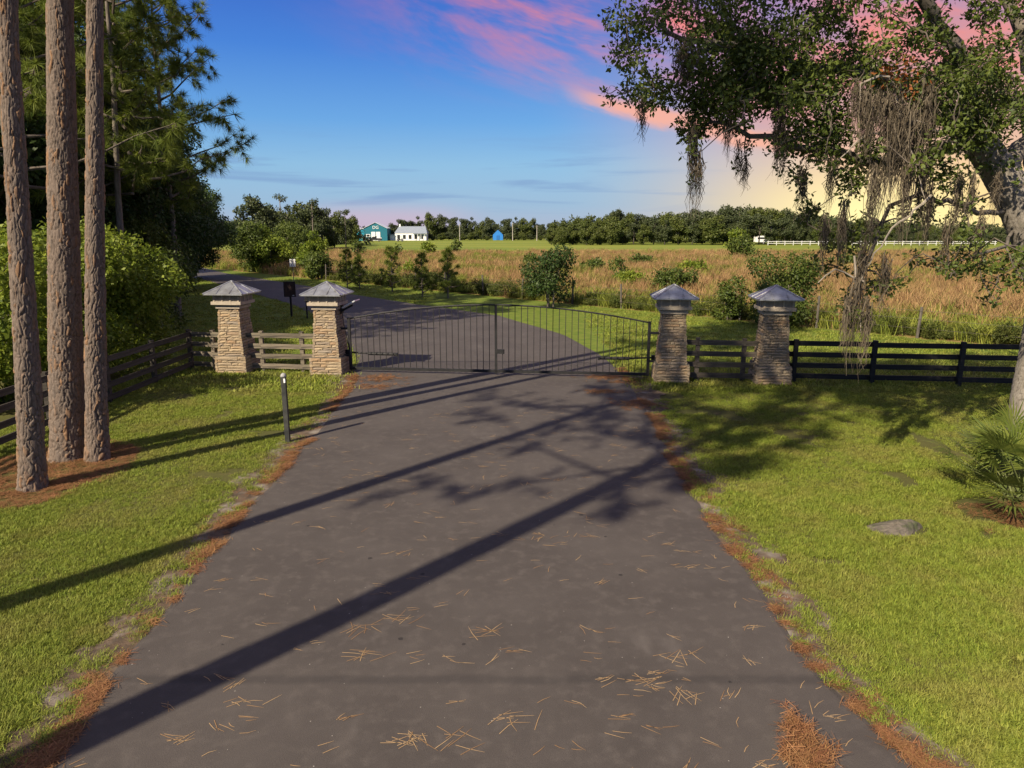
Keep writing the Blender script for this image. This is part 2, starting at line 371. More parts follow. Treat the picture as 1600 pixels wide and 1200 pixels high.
SOIL = mat('edge_soil', (.105, .072, .046), (.055, .040, .027), 5, .95, .5, 40, c3=(.19, .165, .135), scale3=1.7)
def soil_strip(E, sg, label):
    E = E[(E[:, 1] > 3.5) & (E[:, 1] < 22.5)]; n = len(E); i = np.arange(n)
    w = .28 + .5 * vnoise(i * 1.0, i * 0 + sg, 4.0, 51) + .25 * vnoise(i * 1.0, i * 0, 1.3, 52)
    V = np.concatenate([np.c_[E[:, 0] - sg * .06, E[:, 1], np.full(n, .009)], np.c_[E[:, 0] + sg * w * .6, E[:, 1], np.full(n, .012)], np.c_[E[:, 0] + sg * w, E[:, 1], np.full(n, -.004)]])
    F = [(a + q * n, a + 1 + q * n, a + 1 + (q + 1) * n, a + (q + 1) * n)[::sg] for q in (0, 1) for a in range(n - 1)]
    me = bpy.data.meshes.new('soil_strip'); me.from_pydata(V.tolist(), [], F); me.materials.append(SOIL); struct('soil_strip', me, label, 'soil')
soil_strip(LR, -1, 'bare brown soil strip between the driveway and the pine trunk lawn'); soil_strip(RR, 1, 'bare brown soil strip between the driveway and the rock lawn')

# ------------------------------------------------------------------ gate posts of stacked stone
GA, GB = Vector((-8.93, 22.60, 0)), Vector((7.77, 20.83, 0))
GU = (GB - GA).normalized(); GROT = atan2(GU.y, GU.x)
def stone_material():
    m = bpy.data.materials.new('ledge_stone'); m.use_nodes = True; t = NT(m.node_tree); b = t.n['Principled BSDF']
    oi = t.add('ShaderNodeObjectInfo'); tc = t.add('ShaderNodeTexCoord'); pos = t.add('ShaderNodeNewGeometry').outputs['Position']
    base = t.ramp(oi.outputs['Random'], [(0, (.22, .165, .105, 1)), (.2, (.32, .25, .16, 1)), (.42, (.27, .215, .15, 1)), (.6, (.38, .30, .19, 1)), (.75, (.28, .185, .105, 1)), (.9, (.23, .195, .155, 1)), (1, (.35, .245, .14, 1))])
    col = t.mix(t.rng(t.noise(pos, 9.0, 5, .65), .35, .7), base, t.mix(.5, base, (.22, .17, .12, 1)))
    col = t.mix(t.math('MULTIPLY', t.rng(t.noise(pos, 34.0, 3, .6), .55, .75), .5), col, (.14, .12, .095, 1))
    t.l.new(col, b.inputs['Base Color']); b.inputs['Roughness'].default_value = .9; b.inputs['Specular IOR Level'].default_value = .2
    bn = t.add('ShaderNodeBump'); bn.inputs['Strength'].default_value = .8; bn.inputs['Distance'].default_value = .02
    t.l.new(t.noise(pos, 22.0, 5, .65), bn.inputs['Height']); t.l.new(bn.outputs[0], b.inputs['Normal'])
    return m
STONE = stone_material()
MORTAR = mat('mortar', (.13, .115, .09), (.09, .08, .065), 12, .95)
TRIM = mat('cap_trim', (.36, .31, .24), (.29, .245, .19), 7, .8, .15, 40)
TRIM_DK = mat('cap_panel', (.25, .22, .18), (.20, .175, .14), 9, .85)
METAL = mat('standing_seam_metal', (.40, .41, .42), (.31, .32, .335), 5, .42, .06, 14, metal=.75, c3=(.24, .235, .23), scale3=3)
BLACKM = mat('black_metal', (.012, .012, .013), (.02, .02, .02), 12, .62, spec=.25)
srs = np.random.RandomState(11)
def rough_stone(k):
    r = np.random.RandomState(100 + k)
    # block with a split face: 4x2x3 grid on the front bulges
    mb = MB(); nx_, nz_ = 4, 3
    X = np.linspace(-.5, .5, nx_); Z = np.linspace(-.5, .5, nz_)
    fr = [(x + r.normal(0, .012), -.5 + r.uniform(-.12, .06) + (.22 if abs(x) > .45 or abs(z) > .45 else 0), z + r.normal(0, .03) * (abs(z) < .4)) for z in Z for x in X]
    bk = [(x, .5, z) for z in Z for x in X]
    F = [(j * nx_ + i, j * nx_ + i + 1, (j + 1) * nx_ + i + 1, (j + 1) * nx_ + i) for j in range(nz_ - 1) for i in range(nx_ - 1)]
    q = nx_ * nz_
    F += [(i + q, i + 1 + q, i + 1, i) for i in range(nx_ - 1)] + [((nz_ - 1) * nx_ + i, (nz_ - 1) * nx_ + i + 1, q + (nz_ - 1) * nx_ + i + 1, q + (nz_ - 1) * nx_ + i) for i in range(nx_ - 1)]
    F += [(j * nx_, (j + 1) * nx_, q + (j + 1) * nx_, q + j * nx_) for j in range(nz_ - 1)] + [(q + j * nx_ + nx_ - 1, q + (j + 1) * nx_ + nx_ - 1, (j + 1) * nx_ + nx_ - 1, j * nx_ + nx_ - 1) for j in range(nz_ - 1)]
    mb.add(fr + bk, F); return mb.mesh('stone', STONE)
STONES = [rough_stone(k) for k in range(14)]
def pillar(i, c, label):
    r = np.random.RandomState(50 + i)
    root = thing('stone_pillar', c, label, 'gate pillar', 'four stone gate pillars', GROT)
    ph, top = .54, 2.06
    plinth = MB().frustum(-.05, ph - .02, .49, .49, .475, .475).build('plinth', MORTAR, root)
    shaft = MB().frustum(ph - .03, top, .405, .405, .31, .31).build('shaft', MORTAR, root)
    def courses(par, z0, z1, w0, w1, n):
        hs = r.uniform(.75, 1.3, n); hs *= (z1 - z0) / hs.sum(); z = z0
        for h in hs:
            t = (z + h / 2 - z0) / (z1 - z0); half = w0 * (1 - t) + w1 * t
            for side in range(4):
                a0 = -half + (0.0 if side % 2 else .055) ; a1 = half - (.055 if side % 2 == 0 else 0.0)
                k = r.choice((2, 3, 3, 4)); cuts = np.sort(r.uniform(.18, .82, k - 1)); cuts = np.r_[0, cuts, 1]
                keep = [0]
                for q in cuts[1:]:
                    if q - keep[-1] > .16: keep.append(q)
                keep[-1] = 1
                for u0, u1 in zip(keep[:-1], keep[1:]):
                    x0, x1 = a0 + (a1 - a0) * u0, a0 + (a1 - a0) * u1
                    dep = .09; o = obj('stone', STONES[r.randint(14)], par)
                    out = half - dep / 2 + r.uniform(-.012, .018)
                    cx, cy = (x0 + x1) / 2, -out
                    th = side * pi / 2
                    o.location = (cx * cos(th) - cy * sin(th), cx * sin(th) + cy * cos(th), z + h / 2)
                    o.rotation_euler = (0, 0, th); o.scale = (x1 - x0 - .009, dep, h - .010)
            z += h
    courses(plinth, -.02, ph, .53, .515, 6)
    courses(shaft, ph, top, .45, .352, 18)
    MB().box((0, 0, ph + .0), (.99, .99, .035)).build('plinth_ledge', MORTAR, root)
    MB().box((0, 0, top + .035), (.79, .79, .085)).build('neck_moulding', TRIM, root)
    MB().box((0, 0, top + .10), (.70, .70, .06)).build('neck_recess', TRIM_DK, root)
    MB().box((0, 0, top + .165), (.98, .98, .095)).build('cap_ledge', TRIM, root)
    box = MB().box((0, 0, top + .32), (.86, .86, .22)).build('cap_box', TRIM_DK, root)
    for side in range(4):
        th = side * pi / 2
        for j in range(4):
            x = -.40 + j * .8 / 3
            o = MB().box((x, -.436, 0), (.045, .03, .215)).build('batten', TRIM, box); o.location = (0, 0, top + .32); o.rotation_euler = (0, 0, th)
    e = top + .43
    roof = MB()
    w = .64
    roof.add([(-w, -w, e), (w, -w, e), (w, w, e), (-w, w, e), (-w, -w, e + .035), (w, -w, e + .035), (w, w, e + .035), (-w, w, e + .035), (0, 0, e + .40)],
             [(0, 3, 2, 1), (0, 1, 5, 4), (1, 2, 6, 5), (2, 3, 7, 6), (3, 0, 4, 7), (4, 5, 8), (5, 6, 8), (6, 7, 8), (7, 4, 8)])
    rf = roof.build('roof', METAL, root)
    for sx, sy in ((-1, -1), (1, -1), (1, 1), (-1, 1)):
        MB().tube([(sx * w * 1.01, sy * w * 1.01, e + .036), (0, 0, e + .405)], .023, 6).build('hip_ridge', METAL, rf)
    for side in range(4):
        for u in (-.33, .33):
            x0 = w * u * 1.0; zt = e + .035 + (.365) * (1 - abs(u)) * .98
            yt = -w * abs(u)
            s = MB().tube([(x0, -w * 1.0, e + .040), (x0, yt, zt + .004)], .017, 5).build('roof_seam', METAL, rf); s.rotation_euler = (0, 0, side * pi / 2)
    return root
PC = [(-8.93, 22.60), (-5.82, 22.29), (4.84, 21.14), (7.77, 20.83)]
PL = ['tan stacked stone pillar beside the corner of the dark board fence', 'tan stacked stone pillar with the small solar panel, hinging the left gate leaf',
      'stone pillar hinging the gate leaf that carries the lock box', 'stone pillar at the start of the long black board fence']
for i, (c, l) in enumerate(zip(PC, PL)): pillar(i, (c[0], c[1], 0), l)

# ------------------------------------------------------------------ gate leaves
def gate_leaf(x0, x1, loc, label, hinge_left, lock):
    """x along the gate line; x0 hinge side .. x1 meeting side in local coords, top rail arches up to the middle"""
    root = thing('gate_leaf', loc, label, 'gate', 'double driveway gate', GROT)
    w = abs(x1); sg = 1 if x1 > 0 else -1
    def top(u): return 1.73 + .49 * (1 - (1 - u) ** 1.9)
    U = np.linspace(0, 1, 25)
    MB().tube([(sg * w * u, 0, top(u)) for u in U], .026, 6).build('top_rail', BLACKM, root)
    MB().box((sg * w / 2, 0, .14), (w, .05, .09)).build('bottom_rail', BLACKM, root)
    MB().box((0, 0, .93), (.085, .085, 1.68)).build('hinge_stile', BLACKM, root)
    MB().box((sg * w, 0, 1.14), (.05, .05, 2.14)).build('meeting_stile', BLACKM, root)
    n = 24
    for k in range(1, n):
        u = k / n; h = top(u) - .15
        MB().box((sg * w * u, 0, .16 + h / 2), (.02, .02, h)).build('picket', BLACKM, root)
    for z in (.55, 1.42): MB().box((-sg * .16, 0, z), (.32, .04, .07)).build('hinge', BLACKM, root)
    if lock: MB().box((sg * (w - .13), -.03, .77), (.25, .06, .14)).build('lock_box', BLACKM, root)
    return root
gl = Vector((-5.17, 22.23, 0)); gr = Vector((4.17, 21.24, 0)); wid = (gr - gl).length / 2 - .012
gate_leaf(0, wid, gl, 'black iron gate leaf without a lock box, hinged beside the solar panel', True, False)
gate_leaf(0, -wid, gr, 'black iron gate leaf with a small lock box at its meeting edge', False, True)
def opener(base, sg, label):
    r = thing('gate_opener', base, label, 'gate opener', None, GROT)
    MB().box((-.18 * sg, .22, .62), (.14, .10, .16)).build('bracket', BLACKM, r)
    MB().tube([(-.18 * sg, .24, .62), (.55 * sg, .14, .60)], .028, 8).build('push_rod', BLACKM, r)
    MB().tube([(.55 * sg, .14, .60), (1.5 * sg, .09, .60)], .05, 8).build('motor_housing', BLACKM, r)
    MB().box((1.5 * sg, .04, .60), (.06, .12, .1)).build('gate_clamp', BLACKM, r)
opener(gl, 1, 'black gate opener arm on the gate leaf beside the solar panel pillar')
opener(gr, -1, 'black gate opener arm on the gate leaf with the lock box')

WHITE = mat('white_paint', (.75, .75, .73), (.68, .68, .66), 8, .6)
sp_ = thing('solar_panel', Vector(PC[1] + (0,)) + GU * .62 + Vector((0, .12, 2.18)), 'small tilted solar panel on a black bracket at the pillar side', 'solar panel', None, GROT)
MB().box((.1, 0, .02), (.48, .5, .035), ry=R(-28)).build('panel', mat('panel_glass', (.45, .47, .5), None, rough=.15, spec=.6), sp_)
MB().box((-.02, 0, -.12), (.40, .05, .06), ry=R(-28)).build('bracket_arm', BLACKM, sp_)
MB().box((-.20, 0, -.15), (.05, .16, .30)).build('mount_plate', BLACKM, sp_)
MB().tube([(-.2, 0, -.25), (-.15, -.05, -.6), (-.08, -.06, -.95), (.0, -.1, -1.4)], .012, 5).build('cable', BLACKM, sp_)

# ------------------------------------------------------------------ board fences
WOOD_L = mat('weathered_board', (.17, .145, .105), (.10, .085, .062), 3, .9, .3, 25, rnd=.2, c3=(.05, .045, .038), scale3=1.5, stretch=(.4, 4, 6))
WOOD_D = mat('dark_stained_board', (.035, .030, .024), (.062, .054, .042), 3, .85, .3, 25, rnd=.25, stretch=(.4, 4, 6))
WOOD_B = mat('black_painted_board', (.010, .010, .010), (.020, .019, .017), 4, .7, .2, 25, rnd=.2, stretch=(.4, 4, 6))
def board_fence(name, pts, label, m, board_side=-1, posts=None, hts=(.17, .50, .83, 1.16), top=1.30):
    """pts: polyline of post positions; boards nailed between posts"""
    pts = [Vector((p[0], p[1], 0)) for p in pts]; c = pts[0]
    root = thing(name, c, label, 'board fence', 'four-board fences beside the gate')
    r = random.Random(len(pts) * 7 + int(c.x))
    for i, p in enumerate(pts):
        if posts is not None and i not in posts: continue
        q = p - c; d = (pts[min(i + 1, len(pts) - 1)] - pts[max(i - 1, 0)])
        MB().box((q.x, q.y, top / 2 - .05), (.12, .12, top + .1), rz=atan2(d.y, d.x)).build('post', m, root)
    for a, b in zip(pts[:-1], pts[1:]):
        d = b - a; L = d.length; rz = atan2(d.y, d.x); n = Vector((sin(rz), -cos(rz), 0)) * (.078 * -board_side)
        for h in hts:
            mid = (a + b) / 2 - c + n
            mb = MB().box((0, 0, 0), (L + .02, .034, .15)); o = mb.build('board', m, root)
            o.location = (mid.x, mid.y, h + r.uniform(-.012, .012)); o.rotation_euler = (0, -atan2(r.uniform(-.012, .012), L), rz)
    return root
def gp(i, off): v = Vector((PC[i][0], PC[i][1], 0)) + GU * off; return (v.x, v.y)
p1, p2 = Vector(PC[0]), Vector(PC[1])
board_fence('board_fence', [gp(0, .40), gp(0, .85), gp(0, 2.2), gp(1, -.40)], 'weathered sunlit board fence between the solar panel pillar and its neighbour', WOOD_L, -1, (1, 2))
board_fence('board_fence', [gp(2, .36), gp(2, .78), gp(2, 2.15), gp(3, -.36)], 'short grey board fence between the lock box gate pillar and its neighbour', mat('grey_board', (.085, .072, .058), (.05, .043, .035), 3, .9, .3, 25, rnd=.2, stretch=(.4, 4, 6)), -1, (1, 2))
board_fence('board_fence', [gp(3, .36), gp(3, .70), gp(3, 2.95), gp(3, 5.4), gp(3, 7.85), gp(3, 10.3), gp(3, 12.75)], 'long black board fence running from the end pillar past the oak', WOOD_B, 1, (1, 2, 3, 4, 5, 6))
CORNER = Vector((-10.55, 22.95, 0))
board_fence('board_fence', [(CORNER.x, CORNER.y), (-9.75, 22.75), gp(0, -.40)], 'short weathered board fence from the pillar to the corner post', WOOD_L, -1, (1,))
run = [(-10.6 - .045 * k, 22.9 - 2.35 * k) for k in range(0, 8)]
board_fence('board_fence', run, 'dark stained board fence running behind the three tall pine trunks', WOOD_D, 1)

# ------------------------------------------------------------------ small posts and signs
b = thing('bollard_post', G(450, 691) + (0,), 'slim black square post with grey cap at the driveway edge', 'post')
MB().box((0, 0, .72), (.095, .095, 1.46)).build('shaft', mat('bollard_paint', (.02, .022, .02), (.045, .045, .04), 6, .55, spec=.4), b)
MB().lathe([(.062, 1.45), (.062, 1.475), (.05, 1.505), (.02, 1.525), (.004, 1.53)], 12).build('cap', mat('bollard_cap', (.22, .22, .21), (.3, .3, .29), 8, .5), b)
MB().box((.03, -.05, 1.37), (.035, .006, .09)).build('reflector', WHITE, b)

BROWN = mat('sign_brown', (.030, .016, .013), (.042, .024, .019), 5, .6)
s = thing('sign', G(456, 495) + (0,), 'dark brown notice board on a black post beyond the gate', 'sign')
MB().box((0, 0, .75), (.09, .09, 1.6)).build('post', BLACKM, s)
MB().box((0, -.06, 1.45), (.58, .035, .76)).build('panel', BROWN, s)
fr = MB()
for x in (-.29, .29): fr.box((x, -.062, 1.45), (.03, .05, .79))
for z in (1.07, 1.83): fr.box((0, -.062, z), (.61, .05, .03))
fr.build('frame', BLACKM, s)
MB().box((.18, -.081, 1.13), (.1, .006, .03)).build('sticker', WHITE, s)

def text_mesh(body, size, m, name='lettering'):
    cu = bpy.data.curves.new(name, 'FONT'); cu.body = body; cu.size = size; cu.extrude = .004; cu.align_x = 'CENTER'; cu.align_y = 'CENTER'
    o = bpy.data.objects.new(name, cu); COL.objects.link(o)
    dg = bpy.context.evaluated_depsgraph_get(); me = bpy.data.meshes.new_from_object(o.evaluated_get(dg))
    bpy.data.objects.remove(o); me.materials.clear(); me.materials.append(m); return me
s = thing('speed_limit_sign', G(459, 441) + (0,), 'white speed limit sign by the road verge', 'sign')
MB().box((0, .02, .95), (.05, .05, 2.0)).build('post', mat('galvanised', (.16, .16, .15), (.2, .2, .19), 9, .5, metal=.5), s)
MB().box((0, -.02, 1.66), (.50, .02, .64)).build('plate', WHITE, s)
for body, sz, z in (('SPEED', .13, 1.87), ('LIMIT', .13, 1.75), ('15', .34, 1.52)):
    o = obj('lettering', text_mesh(body, sz, BLACKM), s); o.rotation_euler = (pi / 2, 0, 0); o.location = (0, -.034, z)
k = thing('keypad_post', (-10.55, 36.2, 0), 'short black keypad post at the lane edge behind the pillar', 'keypad')
MB().tube([(0, 0, -.05), (0, 0, .8), (.05, -.08, .95)], .04, 8).build('stem', BLACKM, k)
MB().box((.07, -.13, 1.02), (.2, .14, .26), rx=R(-15)).build('keypad_box', BLACKM, k)

# wire pasture fence
wf = thing('wire_fence', (FA[0], FA[1], 0), 'wire pasture fence on grey timber posts along the tall grass', 'wire fence')
GREYP = mat('grey_post', (.12, .105, .085), (.075, .066, .055), 4, .9, .3, 20, stretch=(4, 4, .5))
fd = (FB - FA) / np.linalg.norm(FB - FA); flen = 62.0
rr = random.Random(5); posts = []
dd = 0.0
while dd < flen:
    p = fd * dd + FN * .15; h = rr.uniform(1.25, 1.5)
    lean = rr.uniform(-.06, .06)
    MB().tube([(p[0], p[1], -.1), (p[0] + lean, p[1], h)], [.065, .055], 7).build('post', GREYP, wf); dd += rr.uniform(3.6, 4.6)
for h in (.4, .8, 1.15):
    e = fd * (flen - 2)
    MB().tube([(FN[0] * .09, FN[1] * .09, h), (e[0] + FN[0] * .09, e[1] + FN[1] * .09, h)], .006, 4).build('wire', GREYP, wf)

# ------------------------------------------------------------------ trees
def bark_material(name, a, b_, c, dark):
    m = bpy.data.materials.new(name); m.use_nodes = True; t = NT(m.node_tree); p = t.n['Principled BSDF']
    pos = t.add('ShaderNodeTexCoord').outputs['Object']
    v = t.add('ShaderNodeAttribute', attribute_name='v').outputs['Fac']
    h = t.add('ShaderNodeAttribute', attribute_name='h').outputs['Fac']
    col = t.ramp(v, [(0, a + (1,)), (.45, b_ + (1,)), (.8, a + (1,)), (.97, c + (1,)), (1, c + (1,))])
    col = t.mix(t.rng(t.noise(t.mapv(pos, scale=(1, 1, .4)), 30, 4, .65), .35, .7), col, t.mix(.5, col, dark + (1,)))
    col = t.mix(t.rng(h, .0, .5, .75, 0.0), col, dark + (1,))
    t.l.new(col, p.inputs['Base Color']); p.inputs['Roughness'].default_value = .92; p.inputs['Specular IOR Level'].default_value = .15
    bn = t.add('ShaderNodeBump'); bn.inputs['Strength'].default_value = .7; bn.inputs['Distance'].default_value = .015
    t.l.new(t.noise(t.mapv(pos, scale=(1, 1, .5)), 45, 4, .7), bn.inputs['Height']); t.l.new(bn.outputs[0], p.inputs['Normal'])
    return m
PINE_BARK = bark_material('pine_bark', (.180, .138, .110), (.150, .121, .100), (.245, .145, .082), (.048, .036, .028))
OAK_BARK = bark_material('oak_bark', (.20, .175, .145), (.26, .235, .20), (.16, .15, .12), (.08, .07, .058))
GREY_BARK = mat('grey_bark', (.17, .145, .12), (.10, .085, .07), 5, .95, .5, 18, stretch=(3, 3, .6))
TWIG = mat('twig', (.12, .10, .08), (.08, .065, .05), 6, .9)

def bark_trunk(name, P, rad, mtl, parent, seg=64, cw=.066, ch=.19, depth=.030, dz=.018, zfine=9.5, seed=0):
    """trunk with raised bark plates; P polyline, rad radii"""
    P = np.asarray(P, float); d = np.r_[0, np.cumsum(np.linalg.norm(np.diff(P, axis=0), axis=1))]
    q = np.r_[np.arange(0, min(zfine, d[-1]), dz), np.arange(min(zfine, d[-1]), d[-1] + .3, .3)]
    C = np.stack([np.interp(q, d, P[:, i]) for i in range(3)], 1); Rr = np.interp(q, d, rad)
    # smooth the centre line
    T = np.gradient(C, axis=0); T /= np.linalg.norm(T, axis=1)[:, None] + 1e-9
    U = np.cross(T, np.array((0, 1.0, 0))); U /= np.linalg.norm(U, axis=1)[:, None]; W = np.cross(T, U)
    th = np.arange(seg) * 2 * pi / seg
    r0 = rad[0]; ncol = max(6, int(2 * pi * r0 * .85 / cw))
    A = np.broadcast_to(th[None] / (2 * pi) * ncol, (len(q), seg)); B = np.broadcast_to(q[:, None] / ch, (len(q), seg))
    th2 = np.minimum(A, ncol - A)
    A = A + (vnoise(B * 1.3 + seed, th2 * .6, 1.0, seed) - .5) * 1.1; B = B + (vnoise(th2 * 1.1, B * 1.7, 1.0, seed + 5) - .5) * 1.3
    rsd = np.random.RandomState(seed + 7); nr = int(B.max()) + 4
    JA, JB, JV = rsd.uniform(0, 1, (nr, ncol)), rsd.uniform(0, 1, (nr, ncol)), rsd.uniform(0, 1, (nr, ncol))
    ai, bi = np.floor(A).astype(int), np.floor(B).astype(int)
    f1 = np.full(A.shape, 9.0); f2 = np.full(A.shape, 9.0); vv = np.zeros(A.shape)
    for da in (-1, 0, 1):
        for db in (-1, 0, 1):
            a, b2 = (ai + da) % ncol, np.clip(bi + db, 0, nr - 1)
            dist = np.hypot(ai + da + JA[b2, a] - A, bi + db + JB[b2, a] - B)
            nf = dist < f1; f2 = np.where(nf, f1, np.minimum(f2, dist)); vv = np.where(nf, JV[b2, a], vv); f1 = np.where(nf, dist, f1)
    h = np.clip((f2 - f1) / .30, 0, 1); hh = h * (.35 + .75 * vv) + .25 * vnoise(A * 2.3, B * 5.0, 1.0, seed + 9)
    rr_ = Rr[:, None] + (hh - .6) * depth * np.clip(Rr[:, None] / r0 + .2, 0, 1)
    V = C[:, None] + rr_[..., None] * (np.cos(th)[None, :, None] * U[:, None] + np.sin(th)[None, :, None] * W[:, None])
    n = len(q); i = np.arange(n - 1)[:, None] * seg; j = np.arange(seg)[None]; j2 = (j + 1) % seg
    F = np.stack([i + j, i + j2, i + seg + j2, i + seg + j], -1).reshape(-1, 4)
    me = bpy.data.meshes.new(name); me.vertices.add(n * seg); me.vertices.foreach_set('co', V.astype(np.float32).ravel())
    me.loops.add(F.size); me.loops.foreach_set('vertex_index', F.astype(np.int32).ravel()); me.polygons.add(len(F)); me.polygons.foreach_set('loop_start', np.arange(len(F), dtype=np.int32) * 4)
    for nm, val in (('v', vv), ('h', h)):
        at = me.attributes.new(nm, 'FLOAT', 'POINT'); at.data.foreach_set('value', val.astype(np.float32).ravel())
    me.materials.append(mtl); me.update(calc_edges=True); me.validate()
    return obj(name, me, parent)

def needle_mat(name, a, b_): return mat(name, a, b_, attr=True, rough=.6, trans=.35, spec=.25)
NEED = needle_mat('pine_needles', (.070, .110, .016), (.19, .225, .030))
NEED_D = needle_mat('pine_needles_dark', (.030, .055, .014), (.07, .10, .02))
def needle_tufts(rs, C, D, per, L, w):
    n = len(C) * per; c = np.repeat(C, per, 0); d = unit(np.repeat(unit(D), per, 0) * .75 + rs.normal(size=(n, 3)) * .62)
    d = unit(d + np.array((0, 0, -.18))); ln = rs.uniform(.65, 1.15, n)[:, None] * L
    s = unit(np.cross(d, rs.normal(size=(n, 3)))) * w
    tip = c + d * ln + np.array((0, 0, -1.0)) * ln * ln * .25
    V = np.stack([c - s * .5, c + s * .5, tip], 1).reshape(-1, 3)
    return V, np.clip(np.repeat(rs.uniform(.1, .9, len(C)), per) + rs.normal(0, .12, n), 0, 1)
def pine_crown_data(seed, h, z0, reach, nb, per=46, L=.34, w=.016, tufts=9):
    rs = np.random.RandomState(seed); br = MB(); C, D = [], []
    for k in range(nb):
        f = (k + rs.uniform(0, 1)) / nb; z = z0 + (h - z0) * f ** .9; az = k * 2.4 + rs.uniform(-.5, .5)
        ln = reach * (1 - .72 * f) * rs.uniform(.6, 1.15)
        if reach > 5 and f < .45 and cos(az) * .75 - sin(az) * .66 > .25: ln *= .38     # lower boughs shortened on one side to keep their shadow off the driveway
        up = rs.uniform(-.1, .35) + .5 * f
        dirv = np.array((cos(az), sin(az), up)); dirv /= np.linalg.norm(dirv)
        pts = [np.array((0, 0, z))]
        for q in range(1, 5): pts.append(pts[-1] + (dirv + rs.normal(0, .10, 3) + np.array((0, 0, -.12 + .10 * q))) * ln / 4)
        br.tube(pts, np.linspace(.05 * (1 - .5 * f) + .015, .012, 5), 5)
        for t_ in range(tufts):
            u = rs.uniform(.35, 1.0); i = min(3, int(u * 4)); p = pts[i] + (pts[i + 1] - pts[i]) * (u * 4 - i)
            sd = unit(dirv * .6 + rs.normal(size=3) * .75); e = p + sd * rs.uniform(.25, .8) * min(1, ln / 2)
            br.tube([p, (p + e) / 2 + np.array((0, 0, -.03)), e], [.014, .011, .008], 4, cap=False); C.append(e); D.append(sd + np.array((0, 0, .35)))
            C.append((p + e) / 2); D.append(sd)
        C.append(pts[-1]); D.append(dirv)
    C.append(np.array((0, 0, h))); D.append(np.array((0, 0, 1.0)))
    V, a = needle_tufts(rs, np.array(C), np.array(D), per, L, w)
    return br, V, a
def pine(name, loc, h, r0, z0, reach, nb, label, seed, lean=(0, 0), fine=True, group=None, crown=None, flare=1.25, dark=False, seg=128):
    root = thing(name, (loc[0], loc[1], 0), label, 'pine tree', group)
    zs = np.array((-.1, .25, .8, 2, h * .35, h * .6, h * .8, h)); wob = np.random.RandomState(seed)
    P = [(lean[0] * z / h + .07 * sin(z * .45 + seed), lean[1] * z / h + .04 * sin(z * .6 + 2 * seed), z) for z in zs]
    P = [(x - P[0][0], y - P[0][1], z) for x, y, z in P]
    rad = r0 * np.array((flare, 1.08, 1.0, .93, .66, .52, .36, .08))
    if fine: bark_trunk('trunk', P, rad, PINE_BARK, root, seg=seg, seed=seed)
    else: MB().tube(P, rad, 12).build('trunk', GREY_BARK, root, True)
    if crown is None:
        br, V, a = pine_crown_data(seed, h, z0, reach, nb, tufts=9 if reach < 5 else 17)
        bm, nm = br.mesh('branches', TWIG), quads_mesh('crown', V, 3, NEED_D if dark else NEED, a)
    else: bm, nm = crown
    for nme, me in (('branches', bm), ('crown', nm)):
        o = obj(nme, me, root); o.location = (lean[0], lean[1], 0)
        o.rotation_euler = (0, 0, seed * 1.3) if crown else (0, 0, 0)
    return root, (bm, nm)
# three big trunks beside the drive
TG = 'tall pines standing beside the driveway'
def lean_to(base, px, h):
    g = G(*base); p = AT(px, 0, g[1]); return ((p.x - g[0]) * h / p.z, .1)
_, cr = pine('pine_tree', G(50, 762), 21, .20, 14.0, 3.6, 34, 'slim pine trunk leaning beside the pine straw, foremost of the trio', 1, lean_to((50, 762), 22, 21), group=TG)
pine('pine_tree', G(108, 713), 23, .315, 14.5, 3.8, 34, 'thickest pine trunk of the trio with broad bark plates', 2, lean_to((108, 713), 97, 23), group=TG, crown=cr)
pine('pine_tree', G(152, 717), 21.5, .195, 14.0, 3.6, 34, 'slim pine trunk touching the thick one, on the driveway side', 3, lean_to((152, 717), 146, 21.5), group=TG, crown=cr)
# the two pines whose shadows cross the driveway
def back(px, py, dist): g = G(px, py); return (g[0] - SH.x * dist, g[1] - SH.y * dist)
pine('pine_tree', back(875, 793, 15.5), 24, .33, 12.5, 6.4, 56, 'thick pine casting the broader shadow band across the driveway', 4, group=TG, seg=32)
pine('pine_tree', back(600, 748, 13.0), 22, .26, 15.0, 3.6, 36, 'pine casting the narrower shadow band across the driveway', 5, group=TG, crown=cr, seg=32)

# broadleaf trees -----------------------------------------------------------
def leafmat(name, a, b_, tr=.3): return mat(name, a, b_, attr=True, rough=.55, trans=tr, spec=.3)
LEAF_VINE = leafmat('vine_leaves', (.085, .140, .014), (.25, .30, .034), .45)
LEAF_DARK = leafmat('dark_oak_leaves', (.024, .050, .012), (.066, .105, .022), .35)
LEAF_MID = leafmat('mid_leaves', (.045, .078, .013), (.12, .15, .026), .38)
LEAF_OAK = leafmat('live_oak_leaves', (.042, .068, .014), (.125, .16, .026), .35)
LEAF_FAR = leafmat('far_leaves', (.034, .050, .018), (.075, .090, .030), .2)
LEAF_FAR2 = leafmat('far_leaves_warm', (.05, .075, .014), (.11, .125, .024), .2)
MOSS = mat('spanish_moss', (.085, .068, .048), (.165, .138, .10), attr=True, rough=.95, trans=.2, spec=.05)

